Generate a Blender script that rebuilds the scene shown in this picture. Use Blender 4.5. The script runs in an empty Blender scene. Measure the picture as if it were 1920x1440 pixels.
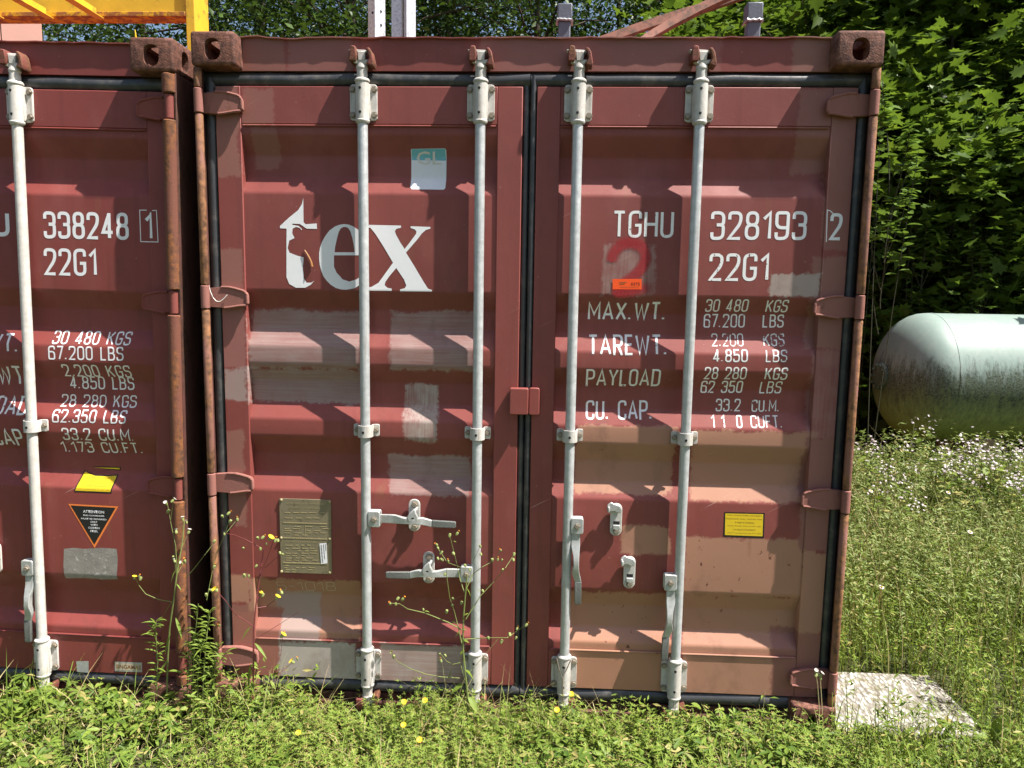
import bpy, bmesh, math, random
import numpy as np
from mathutils import Vector, Matrix

R_ = random.Random(7)
NP = np.random.default_rng(11)
SC = bpy.context.scene
COL = SC.collection

# ------------------------------------------------------------------ camera
CAMP = (1.2963, -2.6837, 1.6665)
YAW, PITCH, ROLL, FPX = 0.04572, -0.11987, 0.015426, 1369.7      # focal length in pixels of a 1920 px wide frame
def cam_axes():
    cy, sy, cp, sp, cr, sr = (math.cos(YAW), math.sin(YAW), math.cos(PITCH), math.sin(PITCH), math.cos(ROLL), math.sin(ROLL))
    f = Vector((-sy * cp, cy * cp, sp)); r0 = Vector((cy, sy, 0)); u0 = r0.cross(f)
    return cr * r0 + sr * u0, -sr * r0 + cr * u0, f
CR, CU, CF = cam_axes()
def at(px, py, y):
    """a point of the photograph (1920 px frame) on the upright plane at depth y"""
    d = CF + CR * ((px - 960) / FPX) - CU * ((py - 720) / FPX)
    t = (y - CAMP[1]) / d.y
    return Vector(CAMP) + d * t
cd = bpy.data.cameras.new("camera"); cam = bpy.data.objects.new("camera", cd); COL.objects.link(cam)
cam.matrix_world = Matrix(((CR.x, CU.x, -CF.x, CAMP[0]), (CR.y, CU.y, -CF.y, CAMP[1]), (CR.z, CU.z, -CF.z, CAMP[2]), (0, 0, 0, 1)))
cd.sensor_width = 36; cd.lens = FPX / 1920 * 36; cd.clip_start = 0.05; cd.clip_end = 2000
SC.camera = cam

# ------------------------------------------------------------------ light
SUN = Vector((0.485, -0.144, 0.862)).normalized()
w = bpy.data.worlds.new("World"); SC.world = w; w.use_nodes = True
nt = w.node_tree; nt.nodes.clear()
sky = nt.nodes.new("ShaderNodeTexSky"); sky.sky_type = 'NISHITA'; sky.sun_disc = False
sky.sun_elevation = math.asin(SUN.z); sky.sun_rotation = math.atan2(SUN.x, SUN.y)
sky.air_density = 1.0; sky.dust_density = 2.5; sky.ozone_density = 1.0
bg = nt.nodes.new("ShaderNodeBackground"); bg.inputs[1].default_value = 0.068
wo = nt.nodes.new("ShaderNodeOutputWorld")
nt.links.new(sky.outputs[0], bg.inputs[0]); nt.links.new(bg.outputs[0], wo.inputs[0])
sl = bpy.data.lights.new("sun", 'SUN'); sl.energy = 5.0; sl.angle = math.radians(0.5); sl.color = (1, 0.955, 0.89)
so = bpy.data.objects.new("sun", sl); COL.objects.link(so); so.location = (6, -4, 12)
so.rotation_euler = SUN.to_track_quat('Z', 'Y').to_euler()
SC.view_settings.view_transform = 'Standard'; SC.view_settings.look = 'None'
SC.view_settings.exposure = 1.28; SC.view_settings.gamma = 1.0; SC.view_settings.use_curve_mapping = False
SC.cycles.use_denoising = True; SC.cycles.max_bounces = 5; SC.cycles.diffuse_bounces = 3; SC.cycles.transparent_max_bounces = 10
SC.cycles.use_adaptive_sampling = True; SC.cycles.adaptive_threshold = 0.02

# ------------------------------------------------------------------ helpers: materials
class MT:
    def __init__(s, name):
        s.m = bpy.data.materials.new(name); s.m.use_nodes = True
        s.t = s.m.node_tree; s.t.nodes.clear()
        s.out = s.n("OutputMaterial"); s.b = s.n("BsdfPrincipled"); s.l(s.b, 0, s.out, 0)
        s.b.inputs["Specular IOR Level"].default_value = 0.4
    def n(s, ty, **k):
        o = s.t.nodes.new("ShaderNode" + ty)
        for a, v in k.items(): setattr(o, a, v)
        return o
    def l(s, a, ai, b, bi): s.t.links.new(a.outputs[ai], b.inputs[bi])
    def put(s, node, i, v):
        if v is None: return
        if hasattr(v, "outputs"): s.l(v, 0, node, i)
        elif isinstance(v, bpy.types.NodeSocket): s.t.links.new(v, node.inputs[i])
        else: node.inputs[i].default_value = v
    def math(s, op, a, b=None, clamp=False):
        o = s.n("Math", operation=op, use_clamp=clamp); s.put(o, 0, a)
        if b is not None: s.put(o, 1, b)
        return o.outputs[0]
    def coords(s):
        tc = s.n("TexCoord"); return tc.outputs["Object"]
    def scaled(s, co, sc):
        o = s.n("Mapping"); s.put(o, 0, co); o.inputs["Scale"].default_value = sc; return o.outputs[0]
    def noise(s, co, scale, detail=3, rough=0.55, dist=0):
        o = s.n("TexNoise"); s.put(o, 0, co); o.inputs["Scale"].default_value = scale
        o.inputs["Detail"].default_value = detail; o.inputs["Roughness"].default_value = rough; o.inputs["Distortion"].default_value = dist
        return o.outputs[0]
    def ramp(s, v, lo, hi, a=0.0, b=1.0):
        o = s.n("MapRange"); s.put(o, 0, v)
        for i, x in ((1, lo), (2, hi), (3, a), (4, b)): o.inputs[i].default_value = x
        return o.outputs[0]
    def mix(s, fac, a, b, mode='MIX'):
        o = s.n("Mix", data_type='RGBA', blend_type=mode); s.put(o, 0, fac)
        for i, v in ((6, a), (7, b)):
            if isinstance(v, tuple): v = (*v[:3], 1)
            s.put(o, i, v)
        return o.outputs[2]
    def bump(s, h, strength=0.2, dist=0.002):
        o = s.n("Bump"); o.inputs["Strength"].default_value = strength; o.inputs["Distance"].default_value = dist
        s.put(o, "Height", h); s.l(o, 0, s.b, "Normal")
    def fin(s, col, rough=0.5, metal=0.0, spec=None):
        if isinstance(col, tuple): col = (*col[:3], 1)
        s.put(s.b, "Base Color", col); s.put(s.b, "Roughness", rough); s.put(s.b, "Metallic", metal)
        if spec is not None: s.b.inputs["Specular IOR Level"].default_value = spec
        return s.m

def plain(name, c, rough=0.5, var=0.15, scale=20, metal=0.0, bump=0.0, spec=None, dirt=None, dirtlo=0.58, dirthi=0.7):
    m = MT(name); co = m.coords(); n = m.noise(co, scale, 4)
    c2 = m.mix(n, tuple(x * (1 - var) for x in c), tuple(min(1, x * (1 + var)) for x in c))
    if dirt:
        n2 = m.noise(co, scale * 1.7, 5, 0.65)
        c2 = m.mix(m.ramp(n2, dirtlo, dirthi), c2, dirt)
    if bump: m.bump(m.noise(co, scale * 4, 4), bump, 0.003)
    return m.fin(c2, rough, metal, spec)

def paint(name, base, patches=(), dents=0.0):
    """sheet-metal paint with brushed touch-up patches: (x0,x1,z0,z1,colour,style) in container coordinates"""
    m = MT(name); co = m.coords()
    big = m.noise(co, 2.2, 3); fine = m.noise(co, 90, 4, 0.6); mid = m.noise(co, 14, 4, 0.6)
    col = m.mix(m.ramp(big, 0.3, 0.7), tuple(x * 0.9 for x in base), tuple(x * 1.1 for x in base))
    streak = m.noise(m.scaled(co, (26, 26, 1.1)), 1.0, 4, 0.6)
    col = m.mix(m.ramp(mid, 0.3, 0.7, 0, 0.16), col, tuple(x * 0.7 for x in base)); col = m.mix(m.ramp(streak, 0.54, 0.78, 0, 0.4), col, tuple(x * 0.6 for x in base))
    faded = m.noise(m.scaled(co, (5, 5, 3)), 1.3, 5, 0.6)
    col = m.mix(m.ramp(faded, 0.52, 0.75, 0, 0.26), col, (0.30, 0.11, 0.095))
    wob = m.noise(co, 11, 3, 0.6); wob2 = m.noise(co, 70, 3, 0.7)
    sh = m.math('ADD', m.math('MULTIPLY', m.math('SUBTRACT', wob, 0.5), 0.045), m.math('MULTIPLY', m.math('SUBTRACT', wob2, 0.5), 0.034))
    hbr = m.noise(m.scaled(co, (5, 5, 150)), 1.0, 3, 0.6); vbr = m.noise(m.scaled(co, (150, 150, 5)), 1.0, 3, 0.6)
    chip2 = m.noise(m.scaled(co, (1.3, 1, 0.8)), 26, 6, 0.7)
    sep = m.n("SeparateXYZ"); m.put(sep, 0, co)
    for (x0, x1, z0, z1, c, st) in patches:
        dx = m.math('SUBTRACT', m.math('ABSOLUTE', m.math('SUBTRACT', sep.outputs[0], (x0 + x1) / 2)), abs(x1 - x0) / 2)
        dz = m.math('SUBTRACT', m.math('ABSOLUTE', m.math('SUBTRACT', sep.outputs[2], (z0 + z1) / 2)), abs(z1 - z0) / 2)
        d = m.math('ADD', m.math('MAXIMUM', dx, dz), sh)
        k = m.ramp(d, 0.005, -0.005)
        if st == 'h': k = m.math('MULTIPLY', k, m.ramp(m.math('ADD', m.math('MULTIPLY', hbr, 0.45), m.math('ADD', m.math('MULTIPLY', mid, 0.25), m.math('MULTIPLY', big, 0.3))), 0.34, 0.64, 0.3, 0.82))
        elif st == 'v': k = m.math('MULTIPLY', k, m.ramp(m.math('ADD', m.math('MULTIPLY', vbr, 0.5), m.math('MULTIPLY', mid, 0.5)), 0.36, 0.6, 0.25, 0.85))
        elif st == 's': k = m.math('MULTIPLY', k, 0.75)
        elif st == 'c': k = m.math('MULTIPLY', k, m.ramp(chip2, 0.635, 0.655))
        col = m.mix(k, col, tuple(c))
    chip = m.noise(co, 23, 6, 0.72)
    col = m.mix(m.ramp(chip, 0.735, 0.75), col, (0.045, 0.02, 0.014))
    col = m.mix(m.ramp(fine, 0.70, 0.76, 0, 0.6), col, (0.42, 0.30, 0.26))
    sv = m.n("VectorRotate"); sv.rotation_type = 'Y_AXIS'; m.put(sv, 0, co); sv.inputs["Angle"].default_value = 0.5
    scr = m.noise(m.scaled(sv.outputs[0], (3, 3, 170)), 1.0, 2, 0.5); gate = m.noise(co, 3.5, 2)
    col = m.mix(m.math('MULTIPLY', m.ramp(scr, 0.72, 0.75, 0, 0.55), m.ramp(gate, 0.56, 0.62)), col, (0.45, 0.32, 0.28))
    sm = m.noise(m.scaled(co, (2.2, 2, 1.6)), 2.0, 6, 0.68); col = m.mix(m.ramp(sm, 0.58, 0.75, 0, 0.45), col, (0.085, 0.045, 0.033))
    rs = m.noise(m.scaled(co, (16, 16, 2.6)), 1.0, 6, 0.7); rg = m.noise(co, 2.7, 3)
    col = m.mix(m.math('MULTIPLY', m.ramp(rs, 0.60, 0.72, 0, 0.65), m.ramp(rg, 0.50, 0.60)), col, (0.19, 0.085, 0.045))
    hsum = m.math('ADD', m.math('MULTIPLY', fine, 0.25), m.math('MULTIPLY', m.noise(co, 5, 2), dents))
    m.bump(hsum, 0.25, 0.004)
    return m.fin(col, m.ramp(mid, 0.3, 0.7, 0.42, 0.6), 0.0, 0.35)

def rusty(name, paintc, amount=0.5, rust=(0.20, 0.085, 0.04), rust2=(0.07, 0.032, 0.022), pit=0.5, vert=True):
    m = MT(name); co = m.coords()
    n = m.noise(m.scaled(co, (1, 1, 0.25 if vert is True else vert) if vert else (1, 1, 1)), 22, 6, 0.66); f = m.noise(co, 160, 4, 0.6)
    r = m.mix(m.ramp(m.noise(co, 45, 4), 0.35, 0.65), rust, rust2)
    c = m.mix(m.ramp(n, 0.62 - amount * 0.35, 0.72 - amount * 0.35), paintc, r)
    m.bump(m.math('ADD', f, m.math('MULTIPLY', n, 0.6)), pit, 0.003)
    return m.fin(c, 0.75, 0.0, 0.25)

def foliage(name, c0, c1, c2=None, trans=0.35, rough=0.5):
    m = MT(name)
    g = m.n("NewGeometry"); rnd = g.outputs["Random Per Island"]
    col = m.mix(rnd, c0, c1)
    if c2: col = m.mix(m.ramp(m.math('FRACT', m.math('MULTIPLY', rnd, 7.31)), 0.86, 0.9), col, c2)
    m.put(m.b, "Base Color", col); m.b.inputs["Roughness"].default_value = rough; m.b.inputs["Specular IOR Level"].default_value = 0.22
    tr = m.n("BsdfTranslucent"); m.put(tr, 0, m.mix(0.5, col, m.mix(1.0, col, (1.0, 1.0, 0.35), 'MULTIPLY')))
    mx = m.n("MixShader"); mx.inputs[0].default_value = trans
    m.l(m.b, 0, mx, 1); m.l(tr, 0, mx, 2); m.l(mx, 0, m.out, 0)
    return m.m

def decal(name, c, wear=0.0, scale=60, rough=0.55, c2=None):
    m = MT(name); co = m.coords()
    col = m.mix(m.noise(co, 30, 3), tuple(x * 0.9 for x in c), c2 or c)
    m.fin(col, rough, 0, 0.3)
    if wear:
        n = m.noise(co, scale, 5, 0.7); tr = m.n("BsdfTransparent"); mx = m.n("MixShader")
        m.put(mx, 0, m.ramp(n, 0.5 + 0.17 - wear * 0.3, 0.5 + 0.19 - wear * 0.3)); m.l(m.b, 0, mx, 1); m.l(tr, 0, mx, 2); m.l(mx, 0, m.out, 0)
    return m.m

def weathered(name, c, rough=0.5, metal=0.1, run=(0.26, 0.19, 0.13), amt=0.5, scuff=(0.20, 0.19, 0.18)):
    m = MT(name); co = m.coords(); n = m.noise(co, 38, 5, 0.65); sp = m.noise(co, 240, 3, 0.6); big = m.noise(m.scaled(co, (8, 8, 2.2)), 1.0, 4, 0.6)
    col = m.mix(m.ramp(n, 0.3, 0.7), tuple(x * 0.78 for x in c), tuple(min(1, x * 1.1) for x in c))
    col = m.mix(m.ramp(big, 0.45, 0.7, 0, 0.4), col, tuple(x * 0.62 for x in c))
    st = m.noise(m.scaled(co, (95, 95, 3.2)), 1.0, 5, 0.7)
    col = m.mix(m.math('MULTIPLY', m.ramp(st, 0.54, 0.70), amt), col, run)
    chip = m.noise(co, 75, 5, 0.72); col = m.mix(m.ramp(chip, 0.66, 0.70, 0, 0.8), col, scuff)
    col = m.mix(m.ramp(sp, 0.68, 0.74, 0, 0.5), col, (0.10, 0.085, 0.07))
    m.bump(m.math('ADD', sp, m.math('MULTIPLY', chip, 1.5)), 0.22, 0.0015)
    return m.fin(col, m.ramp(n, 0.3, 0.7, rough - 0.08, rough + 0.12), metal, 0.4)

# ------------------------------------------------------------------ helpers: objects
def tag(o, label=None, cat=None, group=None, kind=None):
    for k, v in (("label", label), ("category", cat), ("group", group), ("kind", kind)):
        if v: o[k] = v
    return o
def empty(name, loc=(0, 0, 0), rot=(0, 0, 0)):
    o = bpy.data.objects.new(name, None); COL.objects.link(o); o.location = loc; o.rotation_euler = rot
    o.empty_display_size = 0.1
    return o

class MB:
    def __init__(s): s.v = []; s.f = []
    def add(s, vs, fs):
        k = len(s.v); s.v += [tuple(p) for p in vs]; s.f += [tuple(i + k for i in q) for q in fs]; return s
    def box(s, x0, x1, y0, y1, z0, z1):
        return s.add([(x, y, z) for z in (z0, z1) for y in (y0, y1) for x in (x0, x1)],
                     [(0, 2, 3, 1), (4, 5, 7, 6), (0, 1, 5, 4), (2, 6, 7, 3), (0, 4, 6, 2), (1, 3, 7, 5)])
    def loft(s, rings, cap=True, closed=True):
        n = len(rings[0]); vs = [p for r in rings for p in r]; fs = []
        for i in range(len(rings) - 1):
            for j in range(n if closed else n - 1):
                a, b = i * n + j, i * n + (j + 1) % n
                fs.append((a, b, b + n, a + n))
        if cap and closed: fs += [tuple(range(n))[::-1], tuple(range((len(rings) - 1) * n, len(rings) * n))]
        return s.add(vs, fs)
    def tube(s, pts, r, n=8, cap=True):
        pts = [Vector(p) for p in pts]; rs = r if isinstance(r, (list, tuple)) else [r] * len(pts); rings = []
        for i, p in enumerate(pts):
            d = (pts[min(i + 1, len(pts) - 1)] - pts[max(i - 1, 0)]).normalized()
            a = d.cross(Vector((0, 0, 1)) if abs(d.z) < 0.9 else Vector((0, 1, 0))).normalized(); b = d.cross(a)
            rings.append([p + (a * math.cos(t) + b * math.sin(t)) * rs[i] for t in [2 * math.pi * k / n for k in range(n)]])
        return s.loft(rings, cap)
    def lathe(s, prof, c=(0, 0, 0), axis='z', n=16):
        rings = []
        for (h, r) in prof:
            ring = []
            for k in range(n):
                t = 2 * math.pi * k / n; a, b = r * math.cos(t), r * math.sin(t)
                p = (a, b, h) if axis == 'z' else ((a, h, b) if axis == 'y' else (h, a, b))
                ring.append((p[0] + c[0], p[1] + c[1], p[2] + c[2]))
            rings.append(ring)
        return s.loft(rings)
    def prism(s, poly, y0, y1):
        n = len(poly)
        return s.add([(x, y0, z) for x, z in poly] + [(x, y1, z) for x, z in poly],
                     [tuple(range(n)), tuple(range(n, 2 * n))[::-1]] + [(i, i + n, (i + 1) % n + n, (i + 1) % n) for i in range(n)])
    def mesh(s, name, mat, smooth=35):
        me = bpy.data.meshes.new(name); me.from_pydata(s.v, [], s.f)
        bm = bmesh.new(); bm.from_mesh(me); bmesh.ops.recalc_face_normals(bm, faces=bm.faces); bm.to_mesh(me); bm.free()
        if mat: me.materials.append(mat)
        if smooth:
            me.polygons.foreach_set("use_smooth", [True] * len(me.polygons)); me.set_sharp_from_angle(angle=math.radians(smooth))
        return me
    def build(s, name, mat, parent=None, bevel=0.0, smooth=35, seg=2):
        return link(name, s.mesh(name, mat, smooth), parent, bevel, seg)
def link(name, me, parent=None, bevel=0.0, seg=2):
    o = bpy.data.objects.new(name, me); COL.objects.link(o); o.parent = parent
    if bevel:
        b = o.modifiers.new("bevel", 'BEVEL'); b.width = bevel; b.segments = seg; b.limit_method = 'ANGLE'; b.angle_limit = math.radians(40)
    return o
def rrect(cx, cz, w, h, r, n=4):
    out = []
    for (sx, sz, a0) in ((1, 1, 0), (-1, 1, 90), (-1, -1, 180), (1, -1, 270)):
        for k in range(n + 1):
            a = math.radians(a0 + 90 * k / n)
            out.append((cx + sx * (w / 2 - r) + r * math.cos(a), cz + sz * (h / 2 - r) + r * math.sin(a)))
    return out

def npmesh(name, V, F, mat, parent=None, smooth=False, **kw):
    """V (n,3), F (m,k): one mesh from arrays"""
    me = bpy.data.meshes.new(name); V = np.asarray(V, np.float32); F = np.asarray(F, np.int32); m, k = F.shape
    me.vertices.add(len(V)); me.vertices.foreach_set("co", V.ravel())
    me.loops.add(m * k); me.loops.foreach_set("vertex_index", F.ravel())
    me.polygons.add(m); me.polygons.foreach_set("loop_start", np.arange(0, m * k, k, dtype=np.int32))
    if smooth: me.polygons.foreach_set("use_smooth", np.ones(m, bool))
    me.update(calc_edges=True); me.validate(); me.materials.append(mat); o = link(name, me, parent)
    if parent is not None: o['kind'] = 'stuff'
    return o

# ------------------------------------------------------------------ materials
RED = (0.214, 0.054, 0.045)
BROWN = (0.25, 0.105, 0.083); TAN = (0.35, 0.175, 0.115); GREY = (0.33, 0.26, 0.235); LGREY = (0.40, 0.345, 0.305); PINKB = (0.26, 0.105, 0.09)
def pbox(px0, py0, px1, py1, c, st='p'):
    a, b = at(px0, py0, 0.075), at(px1, py1, 0.075)
    return (min(a.x, b.x), max(a.x, b.x), min(a.z, b.z), max(a.z, b.z), c, st)
PATCH = [
    pbox(440, 60, 535, 138, BROWN, 's'), pbox(540, 60, 660, 138, PINKB, 's'), pbox(905, 60, 1350, 138, PINKB, 's'), pbox(1490, 60, 1580, 138, BROWN),
    pbox(400, 160, 452, 330, BROWN), pbox(455, 165, 516, 236, BROWN, 's'), pbox(470, 238, 520, 316, BROWN, 's'),
    pbox(410, 466, 457, 545, BROWN), pbox(414, 560, 460, 690, PINKB), pbox(418, 690, 462, 750, GREY, 's'), pbox(410, 805, 462, 985, BROWN), pbox(418, 1075, 470, 1130, TAN), pbox(415, 1130, 470, 1250, BROWN),
    pbox(466, 580, 674, 694, GREY, 'h'), pbox(464, 690, 676, 760, (0.33, 0.27, 0.25), 'h'),
    pbox(730, 583, 888, 697, GREY, 'h'), pbox(756, 722, 818, 829, LGREY, 'v'), pbox(727, 857, 880, 931, GREY, 'h'),
    pbox(468, 1085, 674, 1200, TAN), pbox(515, 1112, 600, 1205, GREY, 's'), pbox(436, 1145, 527, 1275, (0.29, 0.115, 0.085)), pbox(524, 1200, 668, 1280, LGREY), pbox(714, 1205, 868, 1290, LGREY, 'h'),
    pbox(1082, 797, 1268, 852, TAN), pbox(1080, 840, 1262, 930, TAN), pbox(1302, 806, 1522, 945, TAN), pbox(1165, 985, 1256, 1040, TAN),
    pbox(1286, 1006, 1524, 1125, TAN), pbox(1064, 1108, 1252, 1305, TAN), pbox(1284, 1115, 1526, 1320, TAN),
    pbox(1524, 480, 1596, 655, BROWN), pbox(1524, 655, 1590, 825, (0.30, 0.14, 0.125), 'v'), pbox(1510, 820, 1580, 1035, BROWN), pbox(1500, 1035, 1572, 1185, TAN), pbox(1450, 1185, 1575, 1320, BROWN),
    pbox(1444, 512, 1536, 556, LGREY, 's'), pbox(1498, 168, 1566, 322, BROWN, 's'), pbox(1560, 160, 1612, 470, BROWN, 's'),
    pbox(1133, 460, 1226, 552, (0.29, 0.18, 0.16), 'v'), pbox(1075, 1195, 1262, 1300, (0.36, 0.175, 0.105), 's'), pbox(1290, 1010, 1530, 1140, (0.10, 0.032, 0.024), 'c'), pbox(1110, 1112, 1250, 1230, (0.10, 0.028, 0.022), 'c'), pbox(1290, 1140, 1500, 1230, (0.12, 0.035, 0.026), 'c'), pbox(60, 1060, 330, 1270, (0.07, 0.03, 0.02), 'c'),
]
M = dict(
    paint=paint("container_paint", RED, PATCH, 1.2),
    paintL=paint("container_paint_clean", (0.210, 0.046, 0.039), (), 1.2),
    hinge=rusty("hinge_paint", (0.25, 0.105, 0.085), 0.12, pit=0.25),
    hingeL=rusty("hinge_paint_red", (0.20, 0.055, 0.045), 0.12, pit=0.25),
    edge=rusty("rusty_post_paint", (0.24, 0.11, 0.085), 0.6, (0.30, 0.14, 0.065), (0.10, 0.05, 0.03)),
    edgeL=rusty("rusty_post_paint_orange", (0.16, 0.06, 0.04), 0.5, (0.25, 0.095, 0.035), (0.08, 0.04, 0.026), 0.6, 0.13),
    cast=rusty("cast_iron", (0.22, 0.10, 0.075), 0.7, (0.17, 0.07, 0.045), (0.075, 0.034, 0.026), 0.9, False),
    keeper=rusty("keeper_rust", (0.17, 0.052, 0.04), 0.5, (0.19, 0.078, 0.04), (0.075, 0.032, 0.022), 0.5, False),
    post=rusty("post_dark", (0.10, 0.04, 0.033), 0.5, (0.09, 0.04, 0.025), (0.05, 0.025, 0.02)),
    rubber=plain("black_rubber", (0.042, 0.043, 0.046), 0.38, 0.35, 9, 0, 0.3, 0.45, (0.11, 0.10, 0.09), 0.5, 0.72),
    rod=weathered("galvanised_rod", (0.50, 0.51, 0.51), 0.42, 0.3, (0.25, 0.20, 0.16), 0.5, (0.24, 0.24, 0.24)),
    rodL=weathered("painted_rod", (0.58, 0.545, 0.50), 0.62, 0.0, (0.34, 0.28, 0.22), 0.5, (0.20, 0.175, 0.15)),
    brk=weathered("bracket_paint", (0.52, 0.495, 0.455), 0.6, 0.05, (0.24, 0.15, 0.09), 0.65, (0.22, 0.18, 0.14)),
    bolt=plain("bolt_steel", (0.26, 0.22, 0.17), 0.55, 0.3, 120, 0.3, 0.2, 0.4),
    hole=plain("hole_shade_black", (0.012, 0.011, 0.01), 0.8, 0.1),  # near-black colour standing in for the shade inside holes and slots
    steel=weathered("zinc_lever", (0.46, 0.465, 0.45), 0.42, 0.3, (0.26, 0.22, 0.17), 0.45, (0.20, 0.20, 0.19)),
    grip=plain("cast_grip", (0.15, 0.155, 0.145), 0.55, 0.3, 160, 0.3, 0.8, 0.5),
    brass=plain("brass_plate", (0.235, 0.195, 0.125), 0.5, 0.2, 22, 0.35, 0.1, 0.5, (0.10, 0.08, 0.045), 0.6, 0.75),
    brassr=plain("brass_relief", (0.42, 0.34, 0.19), 0.5, 0.15, 30, 0.4),
    white=decal("white_lettering", (0.80, 0.79, 0.80)), whitew=decal("worn_white_lettering", (0.80, 0.79, 0.78), 0.18, 75),
    whitex=decal("peeled_white_lettering", (0.76, 0.75, 0.73), 0.40, 60), whiteold=decal("cream_lettering", (0.82, 0.80, 0.77), 0.12, 80),
    chalk=decal("chalk", (0.52, 0.45, 0.36), 0.25, 120), teal=decal("teal_print", (0.16, 0.44, 0.50), 0.12, 60), cream=decal("cream_print", (0.62, 0.60, 0.55)),
    sheet=decal("white_sticker", (0.70, 0.72, 0.76)), yellow=decal("yellow_sticker", (0.72, 0.50, 0.02)), black=decal("black_print", (0.018, 0.016, 0.015)),
    orange=decal("orange_print", (0.85, 0.22, 0.05)), redor=decal("orange_red_sticker", (0.90, 0.095, 0.015)), brown=decal("brown_print", (0.22, 0.10, 0.03)),
    singa=decal("metal_label", (0.50, 0.42, 0.30), 0), silver=plain("silver_foil", (0.45, 0.45, 0.46), 0.4, 0.3, 90, 0.4),
    greyw=plain("grey_scraped_paint", (0.25, 0.225, 0.20), 0.6, 0.4, 30, 0, 0.3, 0.3, (0.45, 0.42, 0.39), 0.6, 0.66),
    wire=plain("white_wire", (0.75, 0.74, 0.7), 0.5), cable=plain("steel_cable", (0.25, 0.2, 0.16), 0.5, 0.3, 80, 0.3),
    yframe=plain("yellow_paint", (0.60, 0.375, 0.025), 0.55, 0.2, 9, 0, 0.2, 0.4, (0.20, 0.11, 0.03), 0.56, 0.72),
    yrust=rusty("yellow_flange_rust", (0.60, 0.33, 0.02), 0.5, (0.33, 0.13, 0.04), (0.22, 0.09, 0.03), 0.3, False),
    galv=plain("galvanised_steel", (0.56, 0.585, 0.60), 0.45, 0.2, 55, 0.3, 0.1, 0.5, (0.36, 0.39, 0.43), 0.5, 0.62),
    stub=plain("blue_grey_paint", (0.105, 0.115, 0.145), 0.5, 0.15, 25, 0, 0.3, 0.4), weld=plain("weld_bead", (0.30, 0.31, 0.33), 0.45, 0.3, 60, 0.4),
    beam=rusty("brown_beam", (0.20, 0.085, 0.06), 0.45, (0.15, 0.07, 0.045), (0.08, 0.045, 0.035), 0.3, False),
    pink=plain("salmon_cladding", (0.44, 0.235, 0.185), 0.5, 0.06, 3),
    bark=plain("bark", (0.065, 0.05, 0.038), 0.9, 0.4, 14, 0, 0.8, 0.2), shootstem=plain("shoot_bark", (0.03, 0.032, 0.014), 0.7, 0.3, 20), twig=plain("green_stem", (0.16, 0.19, 0.055), 0.6, 0.3, 20),
    redstem=plain("red_stem", (0.15, 0.035, 0.035), 0.55, 0.3, 15), straw=plain("dry_straw", (0.48, 0.37, 0.19), 0.8, 0.3, 30),
    petal=plain("yellow_petal", (0.80, 0.52, 0.02), 0.6, 0.15, 80), bud=plain("bud_green", (0.22, 0.25, 0.08), 0.7, 0.3, 80), orangehead=plain("orange_flower", (0.62, 0.24, 0.03), 0.7, 0.3, 90),
    wpetal=plain("white_petal", (0.45, 0.39, 0.40), 0.6, 0.1, 50), fluff=plain("seed_fluff", (0.55, 0.5, 0.44), 0.9, 0.2, 60),
    wood=plain("weathered_wood", (0.30, 0.21, 0.13), 0.85, 0.3, 12, 0, 0.5, 0.2), yplastic=plain("yellow_scrap", (0.75, 0.5, 0.02), 0.5),
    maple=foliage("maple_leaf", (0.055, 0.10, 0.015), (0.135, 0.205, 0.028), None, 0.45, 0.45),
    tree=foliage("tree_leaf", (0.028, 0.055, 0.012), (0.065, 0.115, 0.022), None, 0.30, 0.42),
    maplelit=foliage("sunlit_maple_leaf", (0.11, 0.175, 0.022), (0.19, 0.27, 0.035), None, 0.4, 0.4),  # brighter copy of the maple leaf, sunlight put into the colour of the sprays
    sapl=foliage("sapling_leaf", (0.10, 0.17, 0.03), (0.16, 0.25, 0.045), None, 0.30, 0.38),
    weed=foliage("weed_leaf", (0.10, 0.165, 0.022), (0.21, 0.275, 0.045), (0.34, 0.30, 0.10), 0.3),
    cover=foliage("ground_cover_leaf", (0.06, 0.115, 0.018), (0.185, 0.255, 0.04), (0.30, 0.27, 0.09), 0.25),
    grass=foliage("grass_blade", (0.11, 0.18, 0.025), (0.26, 0.33, 0.07), (0.44, 0.36, 0.17), 0.3),
    sage=foliage("grey_green_leaf", (0.12, 0.175, 0.04), (0.25, 0.30, 0.10), (0.36, 0.32, 0.15), 0.28),
    wispg=foliage("pale_grass", (0.20, 0.25, 0.08), (0.34, 0.36, 0.16), (0.42, 0.37, 0.2), 0.28),
    bed=foliage("bedstraw_leaf", (0.12, 0.19, 0.03), (0.26, 0.33, 0.065), (0.30, 0.22, 0.09), 0.22),
    wisp=foliage("half_dry_grass", (0.30, 0.29, 0.11), (0.42, 0.36, 0.17), (0.30, 0.14, 0.10), 0.2, 0.8),
    dry=foliage("dry_grass", (0.34, 0.27, 0.13), (0.5, 0.42, 0.23), None, 0.2, 0.8),
)
def ground_mat():
    m = MT("meadow_soil"); co = m.coords(); n = m.noise(co, 3, 5, 0.6); n2 = m.noise(co, 40, 4)
    c = m.mix(m.ramp(n, 0.35, 0.65), (0.035, 0.045, 0.016), (0.085, 0.075, 0.04)); c = m.mix(m.ramp(n2, 0.4, 0.7), c, (0.06, 0.085, 0.025))
    m.bump(n2, 0.8, 0.03); return m.fin(c, 0.95, 0, 0.1)
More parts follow.
